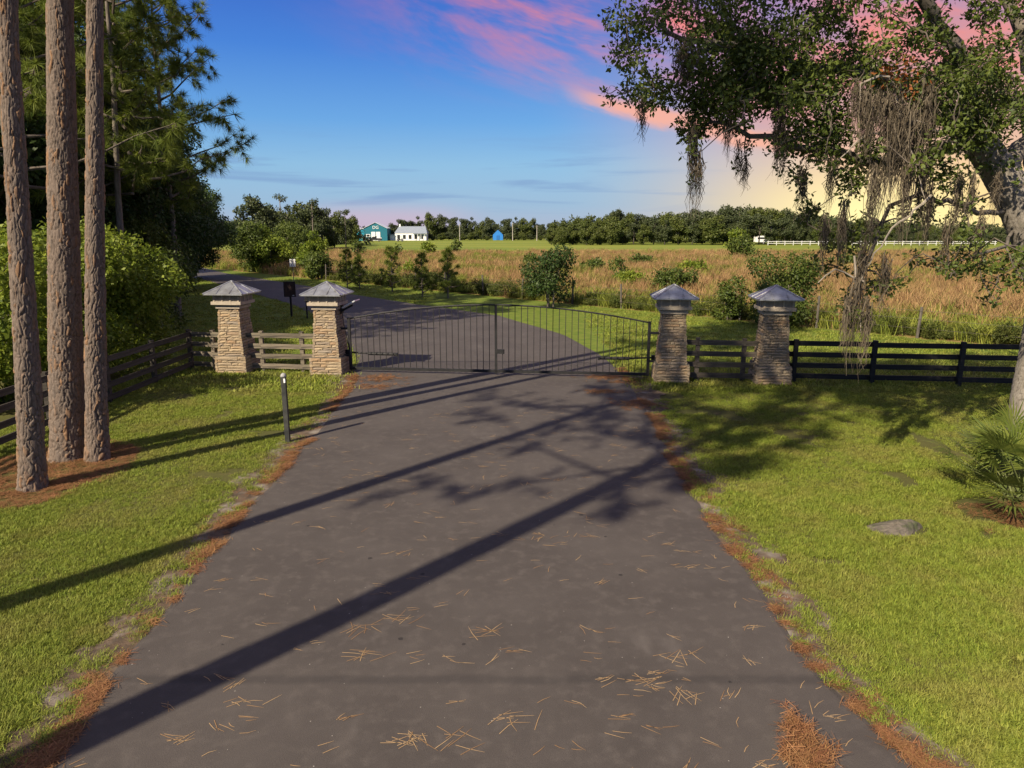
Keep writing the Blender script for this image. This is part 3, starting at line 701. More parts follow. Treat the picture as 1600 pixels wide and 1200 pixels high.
def egg_clumps(rs, h, rx, ry, z0, n, cr):
    out = []
    for k in range(n):
        d = unit(rs.normal(size=3)); r = rs.uniform(.25, .95) ** .6
        zc = (z0 + h) / 2; hz = (h - z0) / 2
        q = cr * rs.uniform(.7, 1.35)
        out.append((d[0] * rx * r, d[1] * ry * r, zc + d[2] * hz * r, q, q, q * .8))
    return out
def broadleaf(name, loc, h, rx, label, cat, seed, m, leaf=.13, per=260, n=26, z0=None, ry=None, cr=None, tr=.16, group=None, share=None, rz=None, scale=1.0, stems=1, trunk_mat=None):
    root = thing(name, (loc[0], loc[1], 0), label, cat, group, seed * 1.7 if rz is None else rz, scale)
    if share is None:
        rs = np.random.RandomState(seed); z0 = h * .25 if z0 is None else z0; ry = ry or rx; cr = cr or rx * .36
        cl = egg_clumps(rs, h, rx, ry, z0, n, cr)
        V, a = shell_leaves(rs, cl, per, leaf, leaf * .55)
        V[:, 2] = np.maximum(V[:, 2], .03)
        cm = quads_mesh('crown', V, 4, m, a)
        mb = MB()
        for s_ in range(stems):
            an = s_ * 2.4 + seed; b0 = np.array((cos(an), sin(an), 0)) * (.12 * rx if stems > 1 else 0)
            tp = b0 * 2 + np.array((rs.uniform(-.2, .2), rs.uniform(-.2, .2), z0 + (h - z0) * .55))
            mid = (b0 + tp) / 2 + rs.normal(0, .1, 3) * np.array((1, 1, 0)); P0 = [b0 + np.array((0, 0, -.1)), b0 * 1.1 + np.array((0, 0, .3)), mid, tp]
            mb.tube(P0, np.array((1.35, 1.05, .8, .3)) * tr, 9)
            for c in cl[s_::stems]:
                e = np.array(c[:3]); q = mid + (tp - mid) * rs.uniform(0, .9); mb.tube([q, (q + e) / 2 + np.array((0, 0, -.12 * rx * .4)), e], np.array((.38, .25, .10)) * tr, 5, cap=False)
        share = (mb.mesh('trunk', trunk_mat or GREY_BARK, True), cm)
    obj('trunk', share[0], root); obj('crown', share[1], root)
    return share

# thicket behind the left fence
VG = 'vine covered bushes behind the dark fence'
for i, (x, y, h, rx, lb) in enumerate([(-13.5, 17.2, 4.9, 2.2, 'yellow-green vine thicket behind the thickest pine trunk'),
        (-13.6, 21.0, 4.6, 2.3, 'sunlit vine thicket between the pine trunks and the fence corner'),
        (-13.6, 24.6, 4.6, 2.3, 'vine thicket sprawling behind the fence corner post'),
        (-15.6, 28.6, 4.9, 2.4, 'darker bush spreading behind the thicket beside the shaded grass'),
        (-17.6, 33.0, 5.0, 2.6, 'dark green bush leaning out towards the lane behind the pillar')]):
    broadleaf('vine_bush', (x, y), h, rx, lb, 'bush', 20 + i, LEAF_VINE if i < 3 else LEAF_MID,   .15, 1250, 26, z0=.1, cr=.75, tr=.06, group=VG, stems=3)
OG = 'dark broadleaf trees at the wood edge'
oaks = [(-24.0, 21.0, 14, 4.4), (-21.5, 29.0, 15, 4.4), (-21.5, 36.0, 16, 4.6), (-22.0, 43.0, 12.5, 4.2), (-26.0, 51.0, 10.5, 4.0), (-32.0, 61.0, 9.5, 4.0), (-40.5, 72.0, 9.0, 4.2), (-29, 34, 18, 5), (-31, 25, 17, 5), (-26.0, 54.5, 9.0, 4.4), (-30.0, 66.5, 9.0, 4.0)]
ol = ['tall dark oak behind the thicket, beside the grey pine trunks', 'tall dark oak whose crown fills the gap behind the pine trunks', 'tallest dark oak at the wood edge below the drooping pine boughs',
      'dark oak stepping down towards the lane behind the bushes', 'rounded dark tree overhanging the lane where it leaves the wood', 'low dark tree by the far bend of the lane', 'small dark tree at the end of the wood beside the bend',
      'dark oak deep in the wood', 'dark oak in the wood behind the vine thicket', 'dark spreading tree overhanging the shaded grass beside the lane', 'dark bushy tree standing right at the lane edge by the bend']
sh_o = None
for i, (x, y, h, rx) in enumerate(oaks):
    if i in (0, 2, 4): sh_o = broadleaf('oak_tree', (x, y), h, rx, ol[i], 'oak tree', 40 + i, LEAF_DARK,   .24, 520, 40, z0=h * .06, cr=rx * .36, tr=.22, group=OG); h0 = h
    else: broadleaf('oak_tree', (x, y), h, rx, ol[i], 'oak tree', 40 + i, LEAF_DARK, group=OG, share=sh_o, scale=h / h0)
# slender pines rising from the wood edge, drooping bright needles
fp = pine_crown_data(77, 17, 5.5, 4.6, 40, per=54, L=.46, w=.022, tufts=10)
fpc = (fp[0].mesh('branches', TWIG), quads_mesh('crown', fp[1], 3, NEED, fp[2]))
for i, (px, Y, lb) in enumerate([(176, 29.0, 'grey leaning pine trunk with bright drooping needles over the thicket'), (118, 31.0, 'thin grey pine behind the thickest trunk'), (262, 36.0, 'pine with long boughs reaching out against the blue sky'), (215, 44.0, 'farther pine whose boughs show between the oak crowns'), (28, 24.0, 'grey pine trunk close behind the foremost slim trunk')]):
    p = AT(px, 330, Y); pine('pine_tree', (p.x, p.y), 17 + i % 2, .17, 5, 4, 30, lb, 60 + i, (.9 if i == 0 else .2, 0), fine=False, group='pines rising from the wood edge', crown=fpc)

# roadside thicket further along the lane
RG = 'shrubs along the lane verge'
for i, (px, py, hp, wp, lb, m) in enumerate([(395, 425, 352, 60, 'dense green shrub where the lane meets the wood', LEAF_MID), (424, 425, 352, 56, 'yellow-green shrub behind the speed limit sign', LEAF_VINE),
        (488, 433, 362, 42, 'light green shrub at the end of the roadside thicket', LEAF_VINE), (452, 418, 345, 60, 'tall olive tree behind the roadside thicket', LEAF_MID), (500, 436, 395, 40, 'low shrub at the field edge by the thicket', LEAF_MID)]):
    g = G(px, py); h = AT(px, hp, g[1]).z; rx = wp / 2 / FPX * g[1] * 1.05
    broadleaf('roadside_shrub', g, h, rx, lb, 'shrub', 80 + i, m,   .24, 700, 22, z0=.1, cr=rx * .42, tr=.08, group=RG, stems=2)
# young pines along the wire fence
yp = pine_crown_data(31, 3.2, .3, .95, 22, per=30, L=.32, w=.020, tufts=4)
ypc = (yp[0].mesh('branches', TWIG), quads_mesh('crown', yp[1], 3, NEED, yp[2])); ytr = MB().tube([(0, 0, -.1), (0, 0, 1.2), (0, 0, 3.1)], [.06, .045, .015], 7).mesh('trunk', GREY_BARK)
for i, (px, py, tp, lb) in enumerate([(543, 450, 390, 'young pine with several leaders by the wire fence, nearest the lane'), (562, 452, 398, 'bushy young pine crowded against its neighbours'), (613, 456, 386, 'tall thin young pine standing clear of its neighbours'),
                                   (660, 464, 396, 'young pine with a bare lower stem by the wire fence'), (700, 466, 388, 'pointed young pine with a long leader beside the wire fence')]):
    g = G(px, py); h = AT(px, tp, g[1]).z
    r = thing('young_pine', (g[0], g[1], 0), lb, 'pine tree', 'young pines along the wire fence', i * 1.9, h / 3.3)
    for nme, me in (('trunk', ytr), ('branches', ypc[0]), ('crown', ypc[1])): obj(nme, me, r)
# shrubs at the field edge and in the field
SG = 'shrubs standing in the tall grass'
fs = [(860, 480, 383, 72, 'tall dark leathery shrub behind the middle of the gate', LEAF_DARK), (1218, 508, 392, 104, 'large dark shrub behind the pillar of the long black fence', LEAF_MID), (1140, 500, 425, 52, 'dark shrub between the two right-hand pillars', LEAF_MID),
      (1050, 462, 418, 60, 'low round olive shrub behind the lock box pillar', LEAF_MID), (985, 452, 424, 42, 'small round shrub in the golden grass', LEAF_VINE), (1160, 405, 368, 36, 'dark round bush far out in the field', LEAF_MID), (1150, 398, 354, 34, 'yellow-green tree beyond the round bush', LEAF_VINE),
      (712, 398, 373, 18, 'round dark bush at the edge of the mown field', LEAF_MID), (668, 400, 377, 20, 'small pale bush at the edge of the mown field', LEAF_VINE), (622, 400, 380, 16, 'tiny round bush before the teal barn', LEAF_MID), (560, 402, 377, 18, 'small olive bush before the wooded corner', LEAF_MID),
      (970, 446, 402, 30, 'slim green bush among golden grass', LEAF_MID), (1330, 420, 398, 40, 'low green bush under the hanging oak branches', LEAF_MID), (930, 425, 408, 36, 'flat olive bush midway across the golden field', LEAF_MID), (1085, 430, 408, 40, 'wide flat bush midway across the golden field', LEAF_VINE), (830, 418, 402, 40, 'low dull bush in the far golden grass', LEAF_MID), (640, 432, 412, 26, 'rounded bush behind the young pines', LEAF_VINE), (1000, 415, 402, 36, 'faint low bush in the distance of the field', LEAF_MID)]
for i, (px, py, tp, wp, lb, m) in enumerate(fs):
    g = G(px, py); h = AT(px, tp, g[1]).z; rx = wp / 2 / FPX * g[1]; lf = max(.10, g[1] * .0032)
    broadleaf('field_shrub', g, h, rx, lb, 'shrub', 120 + i, m, lf * 1.25, 15 / (lf * lf), 18, z0=.05, cr=rx * .42, tr=.05, group=SG, stems=3)

# ------------------------------------------------------------------ live oak on the right
def live_oak():
    rs = np.random.RandomState(9)
    base = Vector(G(1612, 697) + (0,)); root = thing('live_oak_tree', base, 'big leaning live oak hung with grey moss beside the palmetto', 'oak tree'); B = np.array(base)
    A = lambda px, py, Y: np.array(AT(px, py, Y)) - B
    trunk = [(-.02, 0, -.15), (0, 0, .3)] + [tuple(A(*q)) for q in ((1618, 620, 14.42), (1634, 540, 14.44), (1644, 450, 14.5), (1624, 388, 14.52), (1601, 340, 14.55), (1582, 300, 14.6), (1552, 250, 14.65), (1515, 205, 14.7))]
    P = resample(np.array(trunk), .3); k = np.array([1, 2, 1]) / 4
    for _ in range(3): P[1:-1] = P[:-2] * .25 + P[1:-1] * .5 + P[2:] * .25
    bark_trunk('trunk', P, np.interp(np.linspace(0, 1, len(P)), [0, .06, .3, .7, 1], [.60, .48, .42, .37, .27]), OAK_BARK, root, seg=56, cw=.05, ch=.16, depth=.022, dz=.035, seed=3)
    limbs = MB(); nodes = [(np.array(P[i]), .3) for i in range(len(P) // 2, len(P), 2)]
    main = [[A(1520, 210, 14.7), A(1470, 170, 14.4), A(1380, 120, 14.2), A(1270, 100, 14.0), A(1150, 70, 13.8), A(1040, 50, 13.6)],
            [A(1575, 300, 14.6), A(1610, 180, 15.4), A(1600, 60, 16.0), A(1540, -80, 16.2), A(1400, -160, 16)],
            [A(1530, 225, 14.7), A(1440, 240, 14.0), A(1360, 250, 13.6), A(1290, 240, 13.4), A(1200, 215, 13.4), A(1110, 190, 13.5)],
            [A(1520, 210, 14.7), A(1500, 90, 14.2), A(1420, -40, 13.6), A(1250, -110, 13.2), A(1080, -120, 13.0)],
            [A(1575, 330, 14.6), A(1520, 330, 13.8), A(1440, 300, 13.2), A(1385, 330, 13.0), A(1350, 420, 12.8)],
            [A(1590, 350, 14.6), A(1570, 390, 13.9), A(1520, 400, 13.5)]]
    r0 = [.19, .2, .15, .17, .055, .035]
    for m_, r_ in zip(main, r0):
        Q = resample(np.array(m_), .35); Q[1:-1] += rs.normal(0, .05, (len(Q) - 2, 3)); rad = np.linspace(r_, .03, len(Q)); limbs.tube(Q, rad, 9)
        nodes += [(Q[i], rad[i]) for i in range(0, len(Q), 2)]
    # leaf clumps: px, py, rx, ry
    blobs = [(990, 55, 45, 45), (1060, 35, 70, 45), (1000, 130, 42, 35), (962, 152, 20, 14), (1070, 120, 70, 55), (1150, 50, 80, 60), (1130, 150, 60, 60), (1080, 180, 40, 40), (1085, 235, 20, 34), (1092, 275, 12, 26),
             (1165, 215, 22, 30), (1160, 255, 12, 16), (1210, 120, 80, 80), (1290, 50, 70, 50), (1250, 190, 60, 70), (1230, 270, 26, 30), (1340, 130, 80, 60), (1320, 240, 60, 50), (1420, 40, 60, 45), (1470, 110, 60, 55), (1510, 180, 70, 60), (1545, 110, 55, 60), (1480, 250, 60, 45),
             (1555, 215, 50, 50), (1420, 170, 60, 60), (1400, 235, 50, 50), (1270, 320, 34, 34), (1330, 300, 40, 30), (1300, 385, 32, 40), (1345, 360, 34, 32), (1370, 430, 36, 40), (1330, 460, 30, 30), (1430, 330, 40, 30), (1490, 330, 45, 28), (1520, 400, 50, 42), (1575, 420, 40, 50), (1480, 410, 28, 26), (1545, 465, 34, 18),
             (1100, 0, 60, 40), (1200, -20, 80, 40), (1320, -30, 80, 40), (1450, -40, 80, 50), (1560, 20, 40, 40), (1600, 150, 40, 60), (1590, 290, 26, 30), (1440, 390, 22, 24), (1630, -40, 90, 60), (1250, -120, 120, 60), (1450, -160, 120, 70), (1050, -90, 80, 50)]
    cl, twigs = [], MB()
    for (px, py, rx, ry) in blobs:
        sub = max(2, int(rx * ry / 215))
        for s_ in range(sub):
            a_ = rs.uniform(0, 2 * pi); q = sqrt(rs.uniform(0, 1)) * .85
            Y = 13.6 + rs.normal(0, .75) + max(0, (px - 1450)) * .004
            c = A(px + cos(a_) * rx * q, py + sin(a_) * ry * q, Y); k = Y / FPX * 1.02
            r_ = min(rx, ry) * k * rs.uniform(.22, .44) + .06
            cl.append(tuple(c) + (r_ * 1.15, r_ * 1.15, r_ * .85))
    cl.sort(key=lambda c: -c[0])
    for c in cl:
        e = np.array(c[:3]); dists = [np.linalg.norm(e - n_[0]) - .3 * (n_[0][0] - e[0]) * 0 for n_ in nodes]; i = int(np.argmin(dists)); p, pr = nodes[i]
        if dists[i] > .25:
            mid = (p + e) / 2 + rs.normal(0, .12, 3) * min(1, dists[i]) + np.array((0, 0, .12 * dists[i]))
            r1 = min(pr * .6, .012 + .014 * dists[i]); twigs.tube([p, p * .65 + mid * .35 + rs.normal(0, .03, 3), mid, mid * .4 + e * .6 + rs.normal(0, .03, 3), e], np.linspace(r1 + .006, .006, 5), 5, cap=False)
            nodes.append((mid, r1 * .8)); nodes.append((e, .012))
        for _ in range(3):
            f = e + unit(rs.normal(size=3)) * c[3] * .95; twigs.tube([e, (e + f) / 2 + rs.normal(0, .04, 3), f], [.008, .006, .003], 4, cap=False)
    limbs.build('limbs', mat('oak_limb', (.15, .13, .105), (.09, .078, .062), 5, .95, .5, 18), root, True)
    twigs.build('twigs', TWIG, root)
    V, a = shell_leaves(rs, cl, 1150, .092, .050, .2)
    obj('crown', quads_mesh('crown', V, 4, LEAF_OAK, a), root)
    # a rusty dead spray
    V, a = shell_leaves(rs, [tuple(A(1392 + dx, 122 + dy, 12.7)) + (.32, .3, .22) for dx, dy in ((0, 0), (30, 14), (14, -14))], 620, .09, .04, .2)
    d_ = obj('dead_leaves', quads_mesh('dead_leaves', V, 4, leafmat('rust_leaves', (.22, .07, .02), (.30, .11, .03)), a), root); d_['label'] = 'rust coloured dead leaf spray'
    # pale bare branches
    bare = [[(1395, 205, 12.5), (1350, 210, 12.4), (1310, 250, 12.3)], [(1390, 120, 12.5), (1345, 125, 12.4), (1342, 190, 12.4)], [(1455, 305, 12.4), (1400, 350, 12.3), (1365, 400, 12.2), (1345, 440, 12.2)], [(1400, 150, 12.5), (1430, 260, 12.4), (1445, 310, 12.4)], [(1350, 440, 12.2), (1300, 420, 12.1), (1278, 442, 12.1)], [(1335, 400, 12.2), (1338, 470, 12.2), (1345, 520, 12.2)], [(1390, 170, 12.5), (1480, 210, 12.6), (1500, 240, 12.6)]]
    for q in bare:
        Q = resample(np.array([A(*p) for p in q]), .15); Q[1:-1] += rs.normal(0, .02, (len(Q) - 2, 3)); MB().tube(Q, np.linspace(.022, .008, len(Q)), 5).build('bare_branch', mat('bleached_twig', (.30, .26, .21), (.22, .19, .15), 6, .9), root)
    # moss: bundles of fine wavy hanging ribbons
    moss = [(1388, 140, 70, 34, 12.5), (1360, 150, 80, 26, 12.4), (1415, 160, 110, 30, 12.5), (1400, 190, 120, 24, 12.4), (1430, 180, 90, 24, 12.6), (1455, 130, 90, 20, 12.6), (1345, 130, 60, 20, 12.5), (1085, 200, 110, 10, 13.2), (1093, 240, 75, 7, 13.2), (1065, 60, 60, 14, 13), (1075, 80, 40, 10, 13), (1140, 170, 60, 9, 13.2), (1155, 225, 40, 6, 13.2), (1220, 160, 90, 12, 13), (1225, 200, 60, 9, 13),
            (1340, 430, 130, 9, 12.2), (1356, 470, 110, 9, 12.2), (1325, 470, 80, 7, 12.2), (1350, 380, 90, 14, 12.3), (1385, 400, 80, 12, 12.4), (1290, 340, 70, 8, 12.6), (1320, 320, 90, 9, 12.6), (1445, 250, 110, 10, 12.8), (1455, 290, 90, 8, 12.8), (1500, 270, 80, 8, 13), (1520, 275, 60, 7, 13), (1560, 270, 60, 6, 13.2), (1370, 260, 110, 16, 12.4), (1420, 250, 120, 14, 12.4), (1300, 250, 60, 10, 12.8), (1255, 260, 60, 8, 13), (1480, 350, 60, 8, 13), (1004, 160, 40, 6, 13.3), (1165, 245, 35, 5, 13.3), (1535, 330, 60, 6, 13)]
    for (px, py, ln, wd, Y) in moss:
        k = Y / FPX; n = int(22 + wd * 5.0); VV, AA = [], []
        for j in range(n):
            o = A(px + rs.normal(0, wd * .42), py + rs.uniform(-10, 30), Y + rs.normal(0, .12)); L = ln * k * rs.uniform(.3, 1.05); m_ = 5
            z = np.linspace(0, 1, m_); sway = rs.normal(0, .05, (m_, 3)); sway[0] = 0; ctr = o + np.stack([0 * z, 0 * z, -z * L], 1) + sway - np.outer(z, (o - A(px, py, Y)) * np.array((.6, .6, 0)))
            an = rs.uniform(0, pi); s_ = np.array((cos(an), sin(an), 0)) * .0075; w_ = (1 - z * .75)[:, None] * s_
            for i in range(m_ - 1): VV.append(np.stack([ctr[i] - w_[i], ctr[i] + w_[i], ctr[i + 1] + w_[i + 1], ctr[i + 1] - w_[i + 1]])); AA.append(rs.uniform(0, 1))
        obj('moss_strand', quads_mesh('moss_strand', np.concatenate(VV), 4, MOSS, np.array(AA)), root)
live_oak()

# ------------------------------------------------------------------ saw palmetto, rock
def palmetto():
    c = G(1592, 790); root = thing('saw_palmetto', (c[0] + .15, c[1] + .3, 0), 'saw palmetto with stiff green fans at the oak foot', 'palmetto'); rs = np.random.RandomState(3)
    m = mat('palmetto_leaf', (.085, .125, .022), (.19, .22, .042), attr=True, rough=.45, trans=.25, spec=.4); st = mat('palmetto_stalk', (.09, .12, .03), (.12, .13, .05), 5, .6)
    for k in range(44):
        az = k * 2.399 + rs.uniform(-.3, .3); el = R(rs.uniform(12, 82)); ln = rs.uniform(.55, 1.25)
        d = np.array((cos(az) * cos(el), sin(az) * cos(el), sin(el))); b0 = np.array((rs.uniform(-.15, .15), rs.uniform(-.15, .15), .02)); hub = b0 + d * ln
        f = obj('frond', MB().tube([b0, b0 + d * ln * .5 + np.array((0, 0, .04)), hub], [.014, .011, .008], 5).mesh('frond', st), root)
        side = unit(np.cross(d, np.array((0, 0, 1.0)))); upv = unit(np.cross(side, d)); VV, AA = [], []; nb = 26
        for j in range(nb):
            an = (j / (nb - 1) - .5) * R(205); dirv = d * cos(an) + side * sin(an); dirv = unit(dirv + upv * .12 * abs(sin(an))); L = rs.uniform(.58, .78) * (1 - .18 * abs(an) / 1.8)
            wv = unit(np.cross(dirv, upv)) * .017; mid = hub + dirv * L * .5 + upv * .02; tip = hub + dirv * L - np.array((0, 0, .05 + .09 * rs.uniform())); 
            VV.append(np.stack([hub, mid - wv, tip, mid + wv])); AA.append(rs.uniform(.0, 1))
        obj('fan', quads_mesh('fan', np.concatenate(VV), 4, m, np.array(AA)), f)
palmetto()
def rock():
    c = G(1400, 826); rs = np.random.RandomState(8); mb = MB(); n, m_ = 22, 7
    V, F = [], []
    for i in range(m_):
        t = i / (m_ - 1); rad = cos(t * pi / 2 * .97)
        for j in range(n):
            a = j * 2 * pi / n; k = 1 + .16 * sin(3 * a + 1) + rs.normal(0, .05)
            V.append((.46 * rad * k * cos(a), .26 * rad * k * sin(a), -.04 + .13 * sin(t * pi / 2) * (1 + .25 * cos(a)) + rs.normal(0, .008)))
    F = [(i * n + j, i * n + (j + 1) % n, (i + 1) * n + (j + 1) % n, (i + 1) * n + j) for i in range(m_ - 1) for j in range(n)] + [tuple((m_ - 1) * n + j for j in range(n))]
    o = mb.add(V, F).build('rock', mat('limestone', (.13, .112, .088), (.075, .066, .052), 7, .95, .8, 22, c3=(.06, .07, .03), scale3=5), None); o.location = (c[0], c[1], 0); o.rotation_euler = (0, 0, R(18))
    tag(o, 'low grey limestone rock half sunk in the lawn', 'rock')
rock()

# ------------------------------------------------------------------ far buildings and vehicles
TEAL = mat('teal_siding', (.012, .115, .16), (.015, .14, .19), 3, .6); TEAL_L = mat('light_teal_siding', (.018, .23, .33), None, rough=.6)
ROOFW = mat('pale_roof', (.55, .58, .62), (.5, .52, .56), 2, .5); ROOFG = mat('grey_shingle', (.17, .20, .24), (.22, .25, .29), 3, .8)
DARK = mat('dark_opening', (.02, .022, .025), None, rough=.3, spec=.5); HOUSEW = mat('house_white', (.72, .72, .70), (.66, .66, .64), 3, .7)
def gable(mb, w, d, e, r): return mb.add([(-w / 2, 0, 0), (w / 2, 0, 0), (w / 2, d, 0), (-w / 2, d, 0), (-w / 2, 0, e), (w / 2, 0, e), (w / 2, d, e), (-w / 2, d, e), (0, 0, r), (0, d, r)], [(0, 1, 5, 8, 4), (1, 2, 6, 5), (2, 3, 7, 9, 6), (3, 0, 4, 7), (4, 8, 9, 7), (8, 5, 6, 9)])
by = 286.0
bx = AT(587, 372, by).x
barn = thing('barn', (bx, by, 0), 'teal metal barn with white doors and pale letters on its gable', 'barn', None, R(4))
gable(MB(), 9.2, 14, 4.7, 6.9).build('wall', TEAL, barn)
rf = MB()
for s_ in (-1, 1): rf.box((s_ * 2.38, 7, 5.95), (5.25, 14.5, .12), ry=s_ * atan(2.2 / 4.6))
rf.build('roof', ROOFW, barn)
wing = MB().box((-6.1, 5.2, 2.2), (3.0, 6, 4.4)).build('side_wing', TEAL_L, barn); MB().box((-6.2, 5.2, 4.6), (3.4, 6.4, .25), ry=R(-5)).build('wing_roof', ROOFW, wing)
for x in (-.95, .95):
    d = MB().box((x + .1, -.06, 1.75), (1.6, .1, 3.4)).build('door', HOUSEW, barn); MB().box((x * .25 + .1, -.13, 1.6), (.12, .04, .5)).build('handle', DARK, d)
wn_ = MB().box((-2.9, -.06, 2.0), (1.6, .1, 1.1)).build('window', HOUSEW, barn); MB().box((-2.9, -.13, 2.0), (1.1, .04, .7)).build('pane', DARK, wn_)
MB().box((2.05, -.06, .8), (.6, .1, .8)).build('vent', HOUSEW, barn)
o = obj('lettering', text_mesh('DG', 1.7, HOUSEW), barn); o.rotation_euler = (pi / 2, 0, 0); o.location = (.1, -.08, 5.1)
hx = AT(640, 372, by).x
house = thing('house', (hx, by + 4, 0), 'low white house with grey shingle roof and porch beside the barn', 'house')
MB().box((0, 3, 1.45), (12.6, 7, 2.9)).build('wall', HOUSEW, house)
r_ = MB().add([(-6.6, -.6, 2.9), (6.6, -.6, 2.9), (6.6, 6.8, 2.9), (-6.6, 6.8, 2.9), (-5.2, 3.1, 5.6), (5.6, 3.1, 5.6)], [(0, 1, 5, 4), (1, 2, 5), (2, 3, 4, 5), (3, 0, 4), (0, 3, 2, 1)]).build('roof', ROOFG, house)
MB().box((-4.8, 3.2, 5.9), (.6, .6, 1.2)).build('chimney', HOUSEW, r_)
for k in range(5):
    x = -4.9 + k * 2.3; w_ = MB().box((x, -.52, 1.45), (1.1, .06, 1.6)).build('window' if k != 2 else 'door', DARK, house); MB().box((x, -.57, 2.3), (1.3, .06, .12)).build('frame', HOUSEW, w_)
for k in range(4): MB().box((1.4 + k * 1.4, -1.3, 1.3), (.14, .14, 2.6)).build('porch_post', HOUSEW, house)
MB().box((3.5, -.95, 2.72), (4.8, 1.1, .14)).build('porch_roof', ROOFG, house)
gh = MB().box((-7.2, 2, 1.1), (2.4, 4, 2.2)).build('annex', HOUSEW, house); MB().box((-7.2, 2, 2.4), (2.9, 4.6, .22)).build('annex_roof', ROOFG, gh)
bs = thing('blue_shed', (AT(778, 371, 300).x, 300, 0), 'bright blue steep-roofed shed among the far trees', 'shed')
gable(MB(), 4.2, 5, 2.2, 4.2).build('wall', mat('blue_sheet', (.02, .16, .48), (.03, .2, .55), 2, .6), bs); MB().box((0, -.05, 1.0), (1.2, .08, 1.9)).build('door', mat('blue_door', (.02, .12, .36), None), bs)
TYRE = mat('tyre', (.015, .015, .015), None, rough=.8); PAINT = mat('dark_paint', (.02, .018, .022), (.03, .028, .03), 3, .3, spec=.6); SILV = mat('silver_paint', (.42, .42, .46), None, rough=.3, metal=.4)
def wheels(r, xs, y, rad):
    for x in xs:
        for s_ in (-1, 1):
            w_ = MB().tube([(x, s_ * y - .11, rad), (x, s_ * y + .11, rad)], rad, 14).build('wheel', TYRE, r); MB().tube([(x, s_ * y - .13, rad), (x, s_ * y + .13, rad)], rad * .55, 10).build('rim', SILV, w_)
def pickup(loc, label, rz):
    r = thing('pickup_truck', loc, label, 'pickup truck', None, rz)
    P = [(-2.7, .5), (-2.7, 1.05), (-1.5, 1.15), (2.6, 1.1), (2.7, .95), (2.75, .5)]
    mb = MB()
    def prism(prof, w): n = len(prof); V = [(x, -w, z) for x, z in prof] + [(x, w, z) for x, z in prof]; mb_ = MB(); mb_.add(V, [tuple(range(n)), tuple(range(2 * n - 1, n - 1, -1))] + [(i, i + n, (i + 1) % n + n, (i + 1) % n) for i in range(n)]); return mb_
    prism(P, .95).build('body', PAINT, r); cab = prism([(-.9, 1.1), (-.75, 1.75), (.55, 1.78), (1.25, 1.12)], .86).build('cab', PAINT, r)
    for s_ in (-1, 1): prism([(-.7, 1.2), (-.6, 1.66), (.5, 1.68), (1.0, 1.2)], .015).build('window', DARK, cab).location = (0, s_ * .87, 0)
    MB().box((-1.8, 0, 1.16), (1.6, 1.5, .12)).build('bed_cover', SILV, r); MB().box((2.72, 0, .75), (.08, 1.8, .2)).build('bumper', SILV, r)
    for s_ in (-1, 1): MB().box((2.74, s_ * .75, .95), (.06, .28, .16)).build('headlight', HOUSEW, r)
    wheels(r, (-1.7, 1.75), .86, .4)
g = G(585, 377); pickup((AT(585, 375, 268).x, 268, 0), 'dark pickup truck parked before the teal barn', R(188))
def cart(loc, label):
    r = thing('utility_cart', loc, label, 'utility cart')
    MB().box((0, 0, .62), (2.3, 1.2, .35)).build('body', PAINT, r); MB().box((.95, 0, .95), (.7, 1.1, .4)).build('hood', SILV, r); MB().box((-.1, 0, 1.9), (1.5, 1.2, .07)).build('canopy', PAINT, r); MB().box((-.25, 0, 1.0), (.5, 1.1, .45)).build('seat', DARK, r)
    for x in (-.8, .6):
        for s_ in (-1, 1): MB().tube([(x, s_ * .56, .7), (x, s_ * .56, 1.9)], .03, 5).build('roof_post', PAINT, r)
    wheels(r, (-.8, .85), .58, .32)
cart((AT(572, 375, 266).x, 266.5, 0), 'small dark utility cart beside the pickup truck'); cart((AT(625, 375, 268).x, 268, 0), 'dark utility cart parked alone before the white house')
tr_ = thing('camper_trailer', (AT(1190, 380, 225).x, 225, 0), 'white camper trailer at the wood edge beyond the field', 'trailer')
MB().box((0, 0, 1.5), (4.4, 2.1, 1.9)).build('body', HOUSEW, tr_); MB().box((0, -1.06, 1.75), (3.4, .04, .55)).build('window', DARK, tr_); MB().box((-2.9, 0, .55), (1.5, .1, .1)).build('tow_bar', DARK, tr_); wheels(tr_, (.2,), .95, .36)
# white rail fence in the distance, utility poles
rfc = thing('rail_fence', (AT(1200, 382, 205).x, 205, 0), 'thin white rail fence across the far side of the field', 'rail fence')
for k in range(28): MB().box((k * 2.4, 0, .6), (.12, .12, 1.25)).build('post', HOUSEW, rfc)
for z in (.55, 1.05): MB().box((32.4, -.09, z), (65.5, .05, .12)).build('rail', HOUSEW, rfc)
for i, (px, tp, Y, lb) in enumerate([(718, 350, 280, 'pale utility pole among the far oaks left of the blue shed'), (801, 348, 285, 'utility pole between the blue shed and the woods'), (839, 352, 285, 'thin pole at the gap in the far tree line')]):
    p = AT(px, tp, Y); u = thing('utility_pole', (p.x, Y, 0), lb, 'utility pole', 'utility poles along the far tree line')
    MB().tube([(0, 0, -.2), (0, 0, p.z)], [.17, .11], 8).build('pole', mat('pale_pole', (.35, .32, .28), None), u); MB().box((0, 0, p.z - .5), (1.8, .1, .12)).build('crossarm', GREYP, u)

